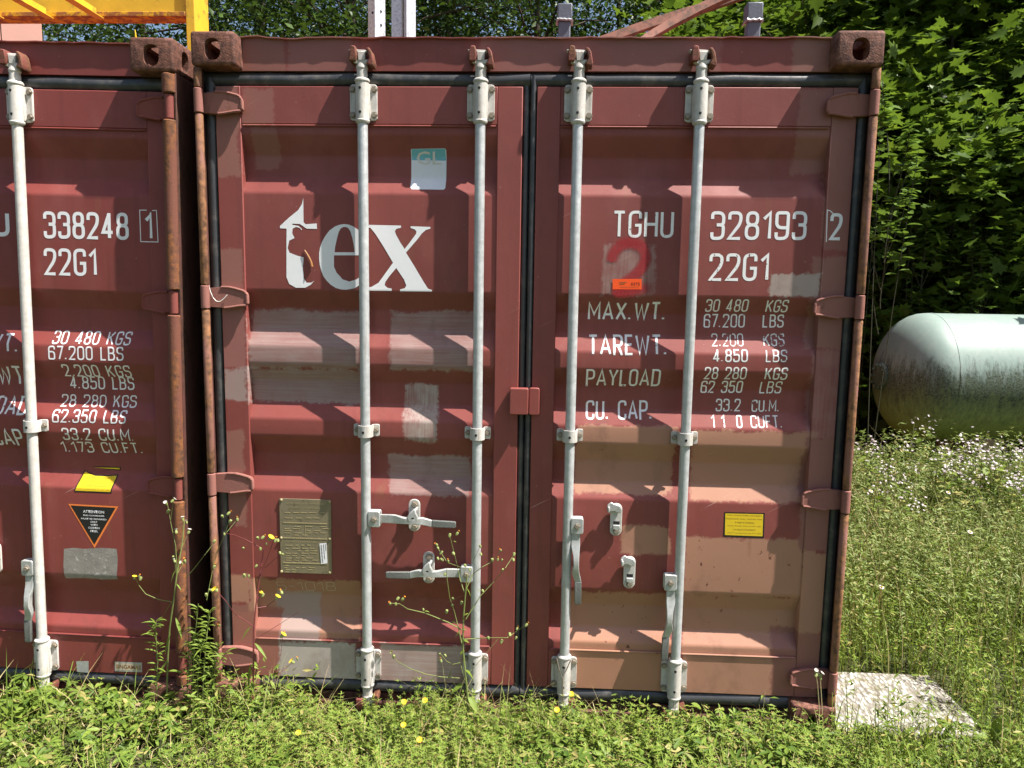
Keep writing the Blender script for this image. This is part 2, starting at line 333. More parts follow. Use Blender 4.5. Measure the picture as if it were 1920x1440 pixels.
def slab_mat():
    m = MT("exposed_aggregate"); co = m.coords(); v = m.n("TexVoronoi"); m.put(v, 0, m.scaled(co, (1, 0.55, 1))); v.inputs["Scale"].default_value = 62
    n = m.noise(co, 25, 4); c = m.mix(m.ramp(v.outputs["Distance"], 0.25, 0.6), (0.47, 0.45, 0.41), (0.20, 0.185, 0.155))
    c = m.mix(m.ramp(n, 0.52, 0.66), c, (0.17, 0.155, 0.10)); c = m.mix(m.ramp(m.noise(co, 6, 5, 0.65), 0.52, 0.68, 0, 0.7), c, (0.13, 0.13, 0.075)); m.bump(m.math('SUBTRACT', 1.0, v.outputs["Distance"]), 1.0, 0.012); return m.fin(c, 0.85, 0, 0.2)
def tank_mat():
    m = MT("mint_tank_paint_with_algae"); co = m.coords(); sep = m.n("SeparateXYZ"); m.put(sep, 0, co)
    h = m.math('DIVIDE', sep.outputs[2], 0.6)
    st = m.noise(m.scaled(co, (24, 24, 4)), 1.0, 6, 0.75); n = m.noise(co, 7, 5, 0.65); f = m.noise(co, 60, 4, 0.7); veil = m.noise(m.scaled(co, (9, 9, 3)), 1.5, 6, 0.75)
    base = m.mix(m.ramp(n, 0.35, 0.65), (0.195, 0.26, 0.23), (0.225, 0.285, 0.255))
    base = m.mix(m.ramp(veil, 0.52, 0.64, 0, 0.5), base, (0.27, 0.295, 0.265))
    hh = m.math('ADD', h, m.math('MULTIPLY', m.math('SUBTRACT', st, 0.5), 1.15))
    low = m.ramp(hh, 0.16, -0.25)
    green = m.mix(m.ramp(f, 0.3, 0.7), (0.17, 0.21, 0.07), (0.25, 0.30, 0.13)); green = m.mix(m.ramp(h, -0.3, -0.9), green, (0.23, 0.26, 0.055))
    c = m.mix(m.math('MULTIPLY', low, 0.95), base, green)
    band = m.math('MULTIPLY', m.ramp(hh, 0.34, 0.08), m.ramp(hh, -0.6, -0.15)); c = m.mix(m.math('MULTIPLY', band, m.ramp(f, 0.28, 0.6, 0.3, 1.0)), c, (0.038, 0.046, 0.032))
    spots = m.math('MULTIPLY', m.ramp(m.noise(m.scaled(co, (60, 60, 16)), 1.0, 4, 0.7), 0.56, 0.68), m.ramp(hh, 0.5, 0.0)); c = m.mix(m.math('MULTIPLY', spots, 0.7), c, (0.06, 0.065, 0.045))
    return m.fin(c, 0.5, 0, 0.3)

# ------------------------------------------------------------------ ground
g = MB(); g.add([(-250, -250, -0.03), (250, -250, -0.03), (250, 250, -0.03), (-250, 250, -0.03)], [(0, 1, 2, 3)])
tag(g.build("ground", ground_mat(), smooth=0), kind="structure")

# ------------------------------------------------------------------ stroke lettering
GLY = {
 '0': (.5, [[(0,0,1),(0,1,1),(1,1,1),(1,0,1),'c']]), '1': (.3, [[(0,.76),(.9,1),(.9,0)]]),
 '2': (.5, [[(0,.74),(0,1,1),(1,1,1),(1,.6,1),(0,0),(1,0)]]), '3': (.5, [[(0,.76),(0,1,1),(1,1,1),(1,.53,1),(.4,.53)], [(.4,.53),(1,.53,1),(1,0,1),(0,0,1),(0,.24)]]),
 '4': (.52, [[(1,.24),(0,.24),(.66,1)], [(.66,1.04),(.66,0)]]), '5': (.5, [[(.95,1),(.06,1),(.06,.58),(1,.62,1),(1,0,1),(0,0,1),(0,.24)]]),
 '6': (.5, [[(1,.76),(1,1,1),(0,1,1),(0,0,1),(.5,0)], [(.5,0),(1,0,1),(1,.58,1),(0,.58)]]), '7': (.48, [[(0,1),(1,1),(.35,0)]]),
 '8': (.5, [[(.06,.53,1),(.06,1,1),(.94,1,1),(.94,.53,1),'c'], [(0,0,1),(0,.53,1),(1,.53,1),(1,0,1),'c']]), '9': (.5, [[(0,.24),(0,0,1),(1,0,1),(1,1,1),(.5,1)], [(.5,1),(0,1,1),(0,.42,1),(1,.42)]]),
 'A': (.6, [[(0,0),(.5,1),(1,0)], [(.18,.3),(.82,.3)]]), 'B': (.5, [[(0,-.06),(0,1.06)], [(0,1),(.92,1,1),(.92,.53,1),(0,.53)], [(0,.53),(1,.53,1),(1,0,1),(0,0)]]),
 'C': (.5, [[(1,.74),(1,1,1),(0,1,1),(0,0,1),(1,0,1),(1,.26)]]), 'D': (.5, [[(0,0),(0,1),(1,1,1),(1,0,1),'c']]), 'E': (.42, [[(1,1),(0,1),(0,0),(1,0)], [(0,.52),(.85,.52)]]),
 'F': (.42, [[(1,1),(0,1),(0,0)], [(0,.52),(.85,.52)]]), 'G': (.5, [[(1,.74),(1,1,1),(0,1,1),(0,0,1),(1,0,1),(1,.46),(.5,.46)]]), 'H': (.52, [[(0,0),(0,1)], [(1,0),(1,1)], [(0,.5),(1,.5)]]),
 'K': (.52, [[(0,0),(0,1)], [(1,1),(.05,.42)], [(.35,.58),(1,0)]]), 'L': (.42, [[(0,1),(0,0),(1,0)]]), 'M': (.68, [[(0,0),(0,1),(.5,.3),(1,1),(1,0)]]),
 'O': (.5, [[(0,0,1),(0,1,1),(1,1,1),(1,0,1),'c']]), 'P': (.5, [[(0,-.06),(0,1.06)], [(0,1),(1,1,1),(1,.44,1),(0,.44)]]), 'R': (.5, [[(0,-.06),(0,1.06)], [(0,1),(1,1,1),(1,.46,1),(0,.46)], [(.5,.46),(1,-.06)]]),
 'S': (.5, [[(1,.77),(1,1,1),(0,1,1),(0,.53,1),(1,.53,1),(1,0,1),(0,0,1),(0,.23)]]), 'T': (.5, [[(0,1),(1,1)], [(.5,1),(.5,0)]]), 'U': (.5, [[(0,1),(0,0,1),(1,0,1),(1,1)]]),
 'W': (.8, [[(0,1),(.25,0),(.5,.85),(.75,0),(1,1)]]), 'X': (.56, [[(0,0),(1,1)], [(0,1),(1,0)]]), 'Y': (.56, [[(0,1),(.5,.45),(1,1)], [(.5,.45),(.5,0)]]),
 '.': (.1, [[(0,.0),(0,.1)]]), '-': (.3, [[(0,.5),(1,.5)]]), ' ': (.3, []), "'": (.05, []),
}
def rounded(pts, w, h, rad):
    closed = pts[-1] == 'c'
    if closed: pts = pts[:-1]
    P = [(Vector((p[0] * w, p[1] * h)), len(p) > 2) for p in pts]; out = []; n = len(P)
    for i, (p, rd) in enumerate(P):
        if not rd or (not closed and i in (0, n - 1)): out.append(p); continue
        a, b = P[i - 1][0], P[(i + 1) % n][0]; da, db = a - p, b - p; r = min(rad, da.length * 0.5, db.length * 0.5)
        s, e = p + da.normalized() * r, p + db.normalized() * r
        for k in range(6):
            t = k / 5; out.append(s * (1 - t) ** 2 + p * 2 * t * (1 - t) + e * t * t)
    res = [out[0]]
    for q in out[1:]:
        if (q - res[-1]).length > 1e-5: res.append(q)
    return res, closed
def stroke(pts, closed, t):
    n = len(pts); L = []; Rr = []
    for i, p in enumerate(pts):
        if closed: a, b = pts[i - 1], pts[(i + 1) % n]
        else: a, b = pts[max(i - 1, 0)], pts[min(i + 1, n - 1)]
        d1, d2 = (p - a), (b - p)
        d1 = d1.normalized() if d1.length > 1e-9 else d2.normalized(); d2 = d2.normalized() if d2.length > 1e-9 else d1
        m = (Vector((-d1.y, d1.x)) + Vector((-d2.y, d2.x)))
        m = m.normalized() if m.length > 1e-6 else Vector((-d1.y, d1.x))
        k = min(1.7, 1 / max(0.3, m.dot(Vector((-d1.y, d1.x))))); L.append(p + m * t / 2 * k); Rr.append(p - m * t / 2 * k)
    V = L + Rr; F = [(i, i + 1, i + 1 + n, i + n) for i in range(n - 1)]
    if closed: F.append((n - 1, 0, n, 2 * n - 1))
    return V, F
def xcuts(bm):
    xs = [v.co.x for v in bm.verts]; lo, hi = min(xs), max(xs)
    for e in XE:
        for d in (-0.0006, 0.0006):
            if lo < e + d < hi: bmesh.ops.bisect_plane(bm, geom=bm.verts[:] + bm.edges[:] + bm.faces[:], plane_co=(e + d, 0, 0), plane_no=(1, 0, 0))
def drape(name, parts, prof, eps, mat, parent, levels):
    """parts: list of (verts2d in container x,z, faces); the film follows the pressed sheet"""
    bm = bmesh.new()
    for k, (V, F) in enumerate(parts):
        vs = [bm.verts.new((x, -k * 0.00012 - eps, z)) for x, z in V]
        for f in F:
            try: bm.faces.new([vs[i] for i in f])
            except ValueError: pass
    zs = [v.co.z for v in bm.verts]; z_lo, z_hi = min(zs), max(zs)
    for z in levels:
        if not z_lo < z < z_hi: continue
        bmesh.ops.bisect_plane(bm, geom=bm.verts[:] + bm.edges[:] + bm.faces[:], plane_co=(0, 0, z), plane_no=(0, 0, 1))
    xcuts(bm)
    for v in bm.verts: v.co.y += prof(v.co.z, v.co.x)
    bmesh.ops.recalc_face_normals(bm, faces=bm.faces)
    me = bpy.data.meshes.new(name); bm.to_mesh(me); bm.free(); me.materials.append(mat)
    return link(name, me, parent)

# ------------------------------------------------------------------ container
W, H, D = 2.438, 2.591, 6.058
YO, YI, YF = 0.075, 0.111, 0.069          # outer and inner flats of the pressed door sheet, face of the door frame
OUT = [(2.285, 2.250), (2.038, 1.675), (1.463, 1.396), (1.180, 1.113), (0.895, 0.532), (0.314, 0.278)]
INN = [(2.178, 2.100), (1.609, 1.528), (1.328, 1.240), (1.040, 0.956), (0.457, 0.362)]
KN = []
for i, (a, b) in enumerate(OUT):
    KN += [(a, YO), (b, YO)]
    if i < 5: KN += [(INN[i][0], YI), (INN[i][1], YI)]
KN.sort()
def press_profile(r=0.009):
    out = [KN[0]]
    for i in range(1, len(KN) - 1):
        P, A, B = Vector(KN[i]), Vector(KN[i - 1]), Vector(KN[i + 1]); p1 = P + (A - P).normalized() * r; p2 = P + (B - P).normalized() * r
        out += [tuple(p1 * (1 - t) ** 2 + P * 2 * t * (1 - t) + p2 * t * t) for t in (0, .25, .5, .75, 1)]
    return out + [KN[-1]]
PRF = press_profile()
KZ = [k[0] for k in PRF]; KY = [k[1] for k in PRF]
XE = (0.150, 1.103, 1.331, 2.298)
def prof(z, x=0.5):
    if z > 2.285 or z < 0.278 or x < XE[0] or XE[1] < x < XE[2] or x > XE[3]: return YF
    return float(np.interp(z, KZ, KY))
HZ = [2.355, 1.645, 0.925, 0.21]

def bolt_mesh(r=0.0085, h=0.008):
    m = MB(); m.lathe([(0, r * 1.35), (-h * 0.3, r * 1.35), (-h * 0.3, r), (-h, r * 0.9), (-h, 0.0005)], (0, 0, 0), 'y', 6); return m.mesh("bolt", M['bolt'], 30)
BOLT = bolt_mesh()
def bolt(x, y, z, parent, s=1.0):
    o = link("bolt", BOLT, parent); o.location = (x, y, z); o.scale = (s, s, s); return o

def casting_mesh(side, top):
    """side -1 left, +1 right: hollow corner fitting with openings in front, outer side and top or bottom"""
    sz = (0.162, 0.178, 0.118)
    def cube(dx, dy, dz, c, bev=0, seg=3):
        bm = bmesh.new(); bmesh.ops.create_cube(bm, size=1)
        for v in bm.verts: v.co = Vector((v.co.x * dx + c[0], v.co.y * dy + c[1], v.co.z * dz + c[2]))
        if bev: bmesh.ops.bevel(bm, geom=bm.edges[:], offset=bev, segments=seg, affect='EDGES', profile=0.5)
        me = bpy.data.meshes.new("t"); bm.to_mesh(me); bm.free(); return bpy.data.objects.new("t", me)
    def pill(axis, w, h, L, c):
        poly = rrect(0, 0, w, h, min(w, h) / 2 - 0.002, 7); m = MB(); m.prism(poly, -L / 2, L / 2); me = m.mesh("t", None, 0); o = bpy.data.objects.new("t", me)
        rot = {'y': Matrix.Identity(4), 'x': Matrix.Rotation(math.pi / 2, 4, 'Z'), 'z': Matrix.Rotation(math.pi / 2, 4, 'X')}[axis]
        me.transform(Matrix.Translation(c) @ rot); return o
    c = (0, sz[1] / 2, 0); base = cube(*sz, c, 0.011)
    cuts = [cube(0.108, 0.125, 0.068, c), pill('y', 0.058, 0.076, 0.09, (0, 0.0, -0.004)), pill('x', 0.05, 0.075, 0.09, (side * 0.081, 0.09, -0.002)), pill('z', 0.06, 0.10, 0.09, (0, 0.09, 0.06 if top else -0.06))]
    COL.objects.link(base)
    for k in cuts:
        COL.objects.link(k); b = base.modifiers.new("b", 'BOOLEAN'); b.operation = 'DIFFERENCE'; b.object = k; b.solver = 'EXACT'
    bpy.context.view_layer.update()
    me = bpy.data.meshes.new_from_object(base.evaluated_get(bpy.context.evaluated_depsgraph_get())); me.name = "corner_casting"
    for k in cuts + [base]: bpy.data.objects.remove(k)
    me.materials.clear(); me.materials.append(M['cast'])
    me.polygons.foreach_set("use_smooth", [True] * len(me.polygons)); me.set_sharp_from_angle(angle=math.radians(38))
    return me
CAST = {(s, t): casting_mesh(s, t) for s in (-1, 1) for t in (0, 1)}

def round_bar(m, x0, x1, yc, ry, z0, z1, vertical, n=7, wav=0.0, seed=0):
    """half-round rubber strip standing proud of plane yc towards the viewer"""
    rr = random.Random(seed); L = (z1 - z0) if vertical else (x1 - x0); k = max(2, int(L / 0.12)); rings = []
    for i in range(k + 1):
        t = i / k; ring = []
        o = rr.uniform(-wav, wav); oy = rr.uniform(-wav, wav)
        for j in range(n + 1):
            a = math.pi * j / n
            if vertical: ring.append(((x0 + x1) / 2 + (x1 - x0) / 2 * math.cos(a) + o, yc - ry * math.sin(a) ** 0.75 + oy, z0 + L * t))
            else: ring.append((x0 + L * t, yc - ry * math.sin(a) ** 0.75 + oy, (z0 + z1) / 2 + (z1 - z0) / 2 * math.cos(a) + o))
        rings.append(ring)
    m.loft(rings)

def hinge(m, sgn, xe, z, bx):
    """forged strap hinge: knuckle on the post, blade over the rubber, rolled rim; sgn +1 opens towards +x from the left post"""
    X = lambda d: xe + sgn * d
    m.lathe([(z - 0.043, 0.0135), (z - 0.041, 0.0160), (z + 0.041, 0.0160), (z + 0.043, 0.0135)], (X(bx), 0.021, 0), 'z', 14)
    P = [(bx + .003, .034), (0.065, .038), (0.095, .038), (0.120, .033), (0.147, .026), (0.158, .020), (0.163, .010), (0.164, -.022), (0.158, -.029), (0.135, -.031), (0.100, -.037), (0.075, -.040), (bx + .003, -.037)]
    m.prism([(X(x), z + q) for x, q in P], 0.046, 0.068)
    m.tube([(X(x), 0.047, z + q) for x, q in P[1:-1]], 0.0055, 6)

def lever(m, f, secs):
    rings = []
    for (t, wc, hw, yc, hy) in secs:
        rings.append([f(t, wc - hw, yc - hy), f(t, wc + hw, yc - hy), f(t, wc + hw, yc + hy), f(t, wc - hw, yc + hy)])
    m.loft(rings)

def locking_rod(root, x, zc_handle, mode, rodmat, brkmat, zmid=1.145):
    """mode: 'right'/'left' lever lies across the door, 'downR'/'downL' lever hangs beside the rod"""
    ya = 0.043
    m = MB(); m.lathe([(0.19, 0.0186), (2.36, 0.0186)], (x, ya, 0), 'z', 20); rod = m.build("locking_rod", rodmat, root)
    for (z0, z1, top) in ((2.293, 2.427, True), (0.118, 0.262, False)):
        zc = (z0 + z1) / 2
        b = MB(); b.lathe([(z0 - 0.012, 0.0215), (z0 - 0.004, 0.0265), (z0, 0.0265), (z0 + 0.002, 0.0245), (z1 - 0.002, 0.0245), (z1, 0.0275), (z1 + 0.006, 0.0275), (z1 + 0.012, 0.0225)], (x, ya, 0), 'z', 20)
        b.prism([(px, pz) for px, pz in rrect(x, zc, 0.1, 0.128, 0.012)], 0.059, 0.0685)
        b.prism([(x - 0.026, z0 + 0.006), (x + 0.026, z0 + 0.006), (x + 0.026, z1 - 0.006), (x - 0.026, z1 - 0.006)], 0.044, 0.0592)
        b.build("bearing_bracket", brkmat, rod, 0.0015)
        for sx in (-1, 1):
            for dz in (-0.045, 0.045): bolt(x + sx * 0.040, 0.060, zc + dz, rod, 1.15)
        for dz in (-0.042, 0.042):
            o = link("pin_hole_shade", PIN, rod); o.location = (x - 0.003, ya - 0.0245, zc + dz)
    # cams
    for top in (True, False):
        s = 1 if top else -1; z0 = 2.437 if top else 0.108
        b = MB(); b.lathe([(z0, 0.0195), (z0 + s * .012, 0.0195), (z0 + s * .033, 0.019), (z0 + s * .036, 0.0215), (z0 + s * .042, 0.0215), (z0 + s * .058, 0.0135), (z0 + s * .096, 0.0125)], (x, ya, 0), 'z', 16)
        k = [(x - .036, z0 + s * .066), (x - .030, z0 + s * .056), (x - .008, z0 + s * .046), (x + .010, z0 + s * .046), (x + .031, z0 + s * .058), (x + .033, z0 + s * .066), (x + .014, z0 + s * .064), (x - .012, z0 + s * .064)]
        b.prism(k, ya - 0.014, ya + 0.008)
        b.prism([(x - .040, z0 + s * .092), (x + .032, z0 + s * .088), (x + .034, z0 + s * .094), (x + .012, z0 + s * .098), (x - .038, z0 + s * .100), (x - .048, z0 + s * .099)], ya - 0.012, ya + 0.016)
        b.prism([(x - .011, z0 + s * .06), (x + .013, z0 + s * .06), (x + .016, z0 + s * .092), (x - .014, z0 + s * .092)], ya - 0.016, ya + 0.010)
        b.build("locking_cam", brkmat, rod, 0.0025)
    # guide strap
    g_ = MB(); zm = zmid; hh = 0.0235
    g_.prism(rrect(x - 0.037, zm, 0.026, 2 * hh, 0.006), 0.062, 0.069); g_.prism(rrect(x + 0.037, zm, 0.026, 2 * hh, 0.006), 0.062, 0.069)
    arc = [(x + 0.0235 * math.cos(a), ya - 0.0235 * math.sin(a)) for a in [math.pi * k / 10 for k in range(11)]]
    path = [(x + 0.0245, 0.064)] + arc + [(x - 0.0245, 0.064)]
    rings = []
    for i, (px, py) in enumerate(path):
        q = Vector((px - x, py - ya)); q = q * (1 + 0.0045 / max(q.length, 1e-3))
        rings.append([(px, py, zm - hh), (px, py, zm + hh), (x + q.x, ya + q.y, zm + hh), (x + q.x, ya + q.y, zm - hh)])
    g_.loft(rings); g_.build("guide_strap", brkmat, rod, 0.001)
    for sx in (-1, 1): bolt(x + sx * 0.037, 0.062, zm, rod, 1.0)
    o = link("pin_hole_shade", PIN, rod); o.location = (x - 0.002, ya - 0.028, zm - 0.002)
    # lever
    sg = 1 if mode in ('right', 'downR') else -1; z = zc_handle
    hb = MB()
    hx = x + sg * 0.035
    hb.prism(rrect(hx, z, 0.048, 0.064, 0.008), ya - 0.020, ya - 0.012); hb.prism(rrect(hx, z, 0.048, 0.064, 0.008), ya + 0.006, ya + 0.014)
    hb.box(min(hx - sg * 0.022, hx - sg * 0.008), max(hx - sg * 0.022, hx - sg * 0.008), ya - 0.0125, ya + 0.0065, z - 0.03, z + 0.03)
    hb.prism([(hx - 0.022, z + 0.022), (hx + 0.022, z + 0.022), (hx + 0.022, z + 0.031), (hx - 0.022, z + 0.031)], ya - 0.0125, ya + 0.0065)
    hb.build("lever_hub", M['steel'], rod, 0.003); bolt(hx, ya - 0.020, z, rod, 1.1)
    secs = [(0.025, 0, .016, -.004, .005), (.09, 0, .017, -.004, .005), (.115, 0, .017, -.006, .006), (.150, -.003, .012, -.012, .010), (.190, -.004, .010, -.014, .012), (.222, -.003, .014, -.012, .008), (.238, -.007, .014, -.010, .006), (.258, -.013, .013, -.008, .006)]
    grip = [(.2581, -.013, .0128, -.008, .0058), (.262, -.013, .0135, -.008, .0065), (.346, -.015, .0125, -.008, .006), (.352, -.015, .0105, -.008, .005)]
    if mode in ('right', 'left'): f = lambda t, wv, yv: (x + sg * t, ya + yv, z + wv)
    else: f = lambda t, wv, yv: (hx + sg * -0.004 - sg * wv, ya - 0.004 + yv * 1.2, z + 0.035 - t * 0.985)
    lv = MB(); lever(lv, f, secs); lv.build("lever", M['steel'], rod, 0.002)
    lv = MB(); lever(lv, f, grip); lv.build("lever_grip", M['grip'], rod, 0.002)
    return rod
pm = MB(); pm.lathe([(0.002, 0.0052), (-0.0008, 0.0052), (-0.001, 0.0005)], (0, 0, 0), 'y', 8); PIN = pm.mesh("pin_hole_shade", M['hole'])  # solid dark disc, shade of a pin opening painted on

def retainer(root, x, z, closed, mat):
    r = MB(); r.prism(rrect(x, z, 0.045, 0.128, 0.021, 6), 0.059, 0.067); o = r.build("lever_retainer", mat, root, 0.002)
    bolt(x + 0.002, 0.059, z + 0.044, o, 1.25); bolt(x + 0.002, 0.059, z - 0.046, o, 1.2)
    c = MB()
    if closed:
        P = [(-.022, .004), (-.012, .020), (.004, .036), (.012, .038), (.014, .020), (.022, .006), (.020, -.008), (.008, -.022), (-.006, -.022), (-.018, -.012)]
        c.prism([(x + a, z + b) for a, b in P], 0.018, 0.030)
        c.box(x + 0.006, x + 0.016, 0.03, 0.060, z + 0.022, z + 0.036)
        c.build("retainer_catch", M['steel'], o, 0.004)
        s = MB(); s.prism(rrect(x + .001, z + .001, .010, .005, .002), 0.0172, 0.019); s.build("slot_shade", M['hole'], o)  # dark inlay painted as the shade of a slot opening
    else:
        P = [(-.038, .052), (-.034, .062), (-.022, .072), (-.012, .066), (.012, .058), (.020, .046), (.016, .032), (.002, .030), (-.010, .036), (-.026, .034), (-.030, .026), (-.036, .036)]
        c.prism([(x + a, z + b) for a, b in P], 0.046, 0.056); c.box(x - 0.036, x - 0.028, 0.022, 0.050, z + 0.036, z + 0.058)
        c.build("retainer_catch", M['steel'], o, 0.003)
        s = MB(); s.prism(rrect(x + .002, z - .012, .024, .012, .001), 0.0575, 0.0600); s.build("slot_shade", M['hole'], o)
        t = MB(); t.prism([(x - .012, z - .020), (x + .014, z - .020), (x + .016, z - .034), (x + .008, z - .040), (x - .012, z - .036)], 0.050, 0.059); t.build("retainer_tab", M['steel'], o, 0.002)

def shipping_container(loc, rot, pm_, hm, em, rodm, brkm, rods, retain, tube_r, hdr_lip, zoff, bar_x=0.0145):
    root = empty("shipping_container", loc, rot)
    # doors ------------------------------------------------------------
    doors = []
    for k, (xa, xb, pa, pb) in enumerate(((0.055, 1.194, 0.150, 1.103), (1.246, 2.386, 1.331, 2.298))):
        f = MB()
        f.box(xa, pa, YF, 0.120, 0.12, 2.42); f.box(pb, xb, YF, 0.120, 0.12, 2.42)
        f.box(pa, pb, YF + 0.0008, 0.119, 2.285, 2.42); f.box(pa, pb, YF + 0.0008, 0.119, 0.12, 0.278)
        d = f.build("door", pm_, root, 0.003); doors.append(d)
        s = MB(); vs = []; nx = 10; xs = [pa - 0.002 + (pb - pa + 0.004) * i / nx for i in range(nx + 1)]
        prf = PRF[::-1]
        rings = [[(x, y, z) for z, y in prf] for x in xs]
        n = len(prf)
        s.loft(rings, cap=False, closed=False); s.build("door_panel", pm_, d, 0, 28)
        wl = MB()                              # weld seams round the pressed panel
        wl.tube([(pa + 0.006, YF - 0.0005, 2.280), (pb - 0.006, YF - 0.0005, 2.280)], 0.0032, 5); wl.build("weld_seam", pm_, d); wl = MB(); wl.tube([(pa + 0.006, YF - 0.0005, 0.282), (pb - 0.006, YF - 0.0005, 0.282)], 0.004, 5)
        wl.build("weld_seam", pm_, d)
        gk = MB()
        xo0, xo1 = (0.006, 0.056) if k == 0 else (2.385, 2.432)
        round_bar(gk, xo0, xo1, 0.105, 0.036, 0.06, 2.45, True, seed=3 + k)
        round_bar(gk, (0.004 if k == 0 else 1.222), (1.2195 if k == 0 else 2.434), 0.104, 0.034, 2.418, 2.474, False, wav=0.0026, seed=5 + k)
        round_bar(gk, (0.03 if k == 0 else 1.222), (1.2195 if k == 0 else 2.41), 0.104, 0.036, 0.062, 0.121, False, wav=0.004, seed=8 + k)
        if k == 0: round_bar(gk, 1.193, 1.2195, 0.100, 0.022, 0.08, 2.45, True, seed=12)
        else: round_bar(gk, 1.2200, 1.247, 0.100, 0.030, 0.08, 2.46, True, seed=13)
        gk.build("rubber_gasket", M['rubber'], d, 0, 50)
        for z in HZ:
            h = MB(); hinge(h, 1 if k == 0 else -1, 0.0 if k == 0 else W, z, bar_x); h.build("hinge", hm, d, 0.003)
    # frame ------------------------------------------------------------
    hb = MB(); n = 60; rr = random.Random(5 + int(zoff * 100)); rings = []
    for i in range(n + 1):
        x = 0.155 + (W - 0.31) * i / n; wv = rr.uniform(-1, 1) * 0.0022 + (0.006 * math.sin(i * 0.9) * math.exp(-((i - 4) / 5) ** 2)); lp = hdr_lip + rr.uniform(-.001, .001)
        top = 2.588 + wv
        rings.append([(x, 0.072, 2.474), (x, 0.070, 2.545), (x, 0.070, top - 0.006), (x, 0.070 - lp, top - 0.004), (x, 0.070 - lp, top), (x, 0.16, top + 0.001), (x, 0.16, 2.474)])
    hb.loft(rings); hb.build("header_beam", pm_, root, 0, 30)
    sb = MB(); sb.box(0.155, W - 0.155, 0.085, 0.22, -0.0, 0.058); sb.box(0.155, W - 0.155, 0.06, 0.0849, 0.0, 0.03); sb.build("sill_beam", M['post'], root, 0.003)
    for s in (-1, 1):
        xe = 0.0 if s < 0 else W; X = lambda d: xe - s * d
        pb_ = MB()
        pb_.box(min(X(0.001), X(0.010)), max(X(0.001), X(0.010)), 0.020, 0.20, 0.118, 2.473)
        pb_.box(min(X(0.0105), X(0.060)), max(X(0.0105), X(0.060)), 0.121, 0.16, 0.118, 2.473)
        pb_.build("corner_post", M['post'], root, 0.002)
        cuts = [0.120] + sorted([z + q for z in HZ for q in (-0.047, 0.047)]) + [2.470]
        for i in range(0, len(cuts), 2):
            a, b = cuts[i] , cuts[i + 1]
            if b - a < 0.02: continue
            t = MB(); yy = 0.022
            ring = lambda z, sc: [(X(bar_x + tube_r * sc * math.cos(q)), yy + tube_r * sc * math.sin(q), z) for q in [2 * math.pi * j / 14 for j in range(14)]]
            t.loft([ring(a, 0.86), ring(a + 0.004, 1), ring(b - 0.004, 1), ring(b, 0.86)]); t.build("post_edge_bar", em, root)
        for t in (1, 0):
            c = link("corner_casting", CAST[(s, t)], root); c.location = (X(0.081), 0, 2.591 - 0.059 if t else 0.059)
    # shell ------------------------------------------------------------
    for s in (-1, 1):
        xe = 0.0 if s < 0 else W; sw = MB(); rings = []; k = 0
        y = 0.165
        while y < D - 0.02:
            ph = k % 4; dep = 0.012 if ph in (0, 1) else 0.045
            xx = xe - s * dep
            rings.append([(xx, y, 0.10), (xx, y, 2.52)]); y += (0.07, 0.068, 0.07, 0.068)[ph]; k += 1
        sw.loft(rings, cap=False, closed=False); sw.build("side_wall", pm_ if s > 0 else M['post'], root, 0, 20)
        rl = MB(); rl.box(min(xe, xe - s * 0.06), max(xe, xe - s * 0.06), 0.18, D - 0.18, 2.521, 2.581); rl.box(min(xe, xe - s * 0.05), max(xe, xe - s * 0.05), 0.18, D - 0.18, 0.0, 0.099); rl.build("side_rail", pm_, root, 0.003)
    rf = MB(); rf.box(0.061, W - 0.061, 0.165, D - 0.02, 2.545, 2.570); rf.box(0.05, W - 0.05, 0.161, 0.30, 2.571, 2.578); rf.build("roof_panel", pm_, root)
    fl = MB(); fl.box(0.06, W - 0.06, 0.23, D - 0.05, 0.06, 0.14); fl.build("floor_panel", M['post'], root)
    rw = MB(); rw.box(0.02, W - 0.02, D - 0.04, D, 0.02, 2.58); rw.build("rear_wall", pm_, root)
    for (x, zh, mode) in rods:
        locking_rod(root, x, zh, mode, rodm, brkm)
        for (zk, tp) in ((2.515, 1), (0.045, 0)):
            kp = MB(); s = 1 if tp else -1
            L1 = [(x - .042, zk - s * .022), (x - .018, zk - s * .022), (x - .013, zk + s * .000), (x - .018, zk + s * .030), (x - .034, zk + s * .032), (x - .042, zk + s * .008)]
            R1 = [(x + .020, zk - s * .030), (x + .044, zk - s * .040), (x + .048, zk - s * .026), (x + .040, zk + s * .012), (x + .030, zk + s * .026), (x + .019, zk + s * .024), (x + .030, zk - s * .008)]
            kp.prism(L1, 0.016, 0.069); kp.build("cam_keeper", M['keeper'], root, 0.004)
            kp = MB(); kp.prism(R1, 0.020, 0.069); kp.build("cam_keeper", M['keeper'], root, 0.004)
    for (x, z, cl) in retain: retainer(root, x, z, cl, brkm)
    lk = MB(); lk.prism(rrect(1.199, 1.273, 0.070, 0.100, 0.006), 0.030, 0.0665); lk.prism(rrect(1.256, 1.272, 0.040, 0.104, 0.008), 0.047, 0.0660)
    lk.build("anti_rack_plate", pm_, root, 0.003)
    return root, doors

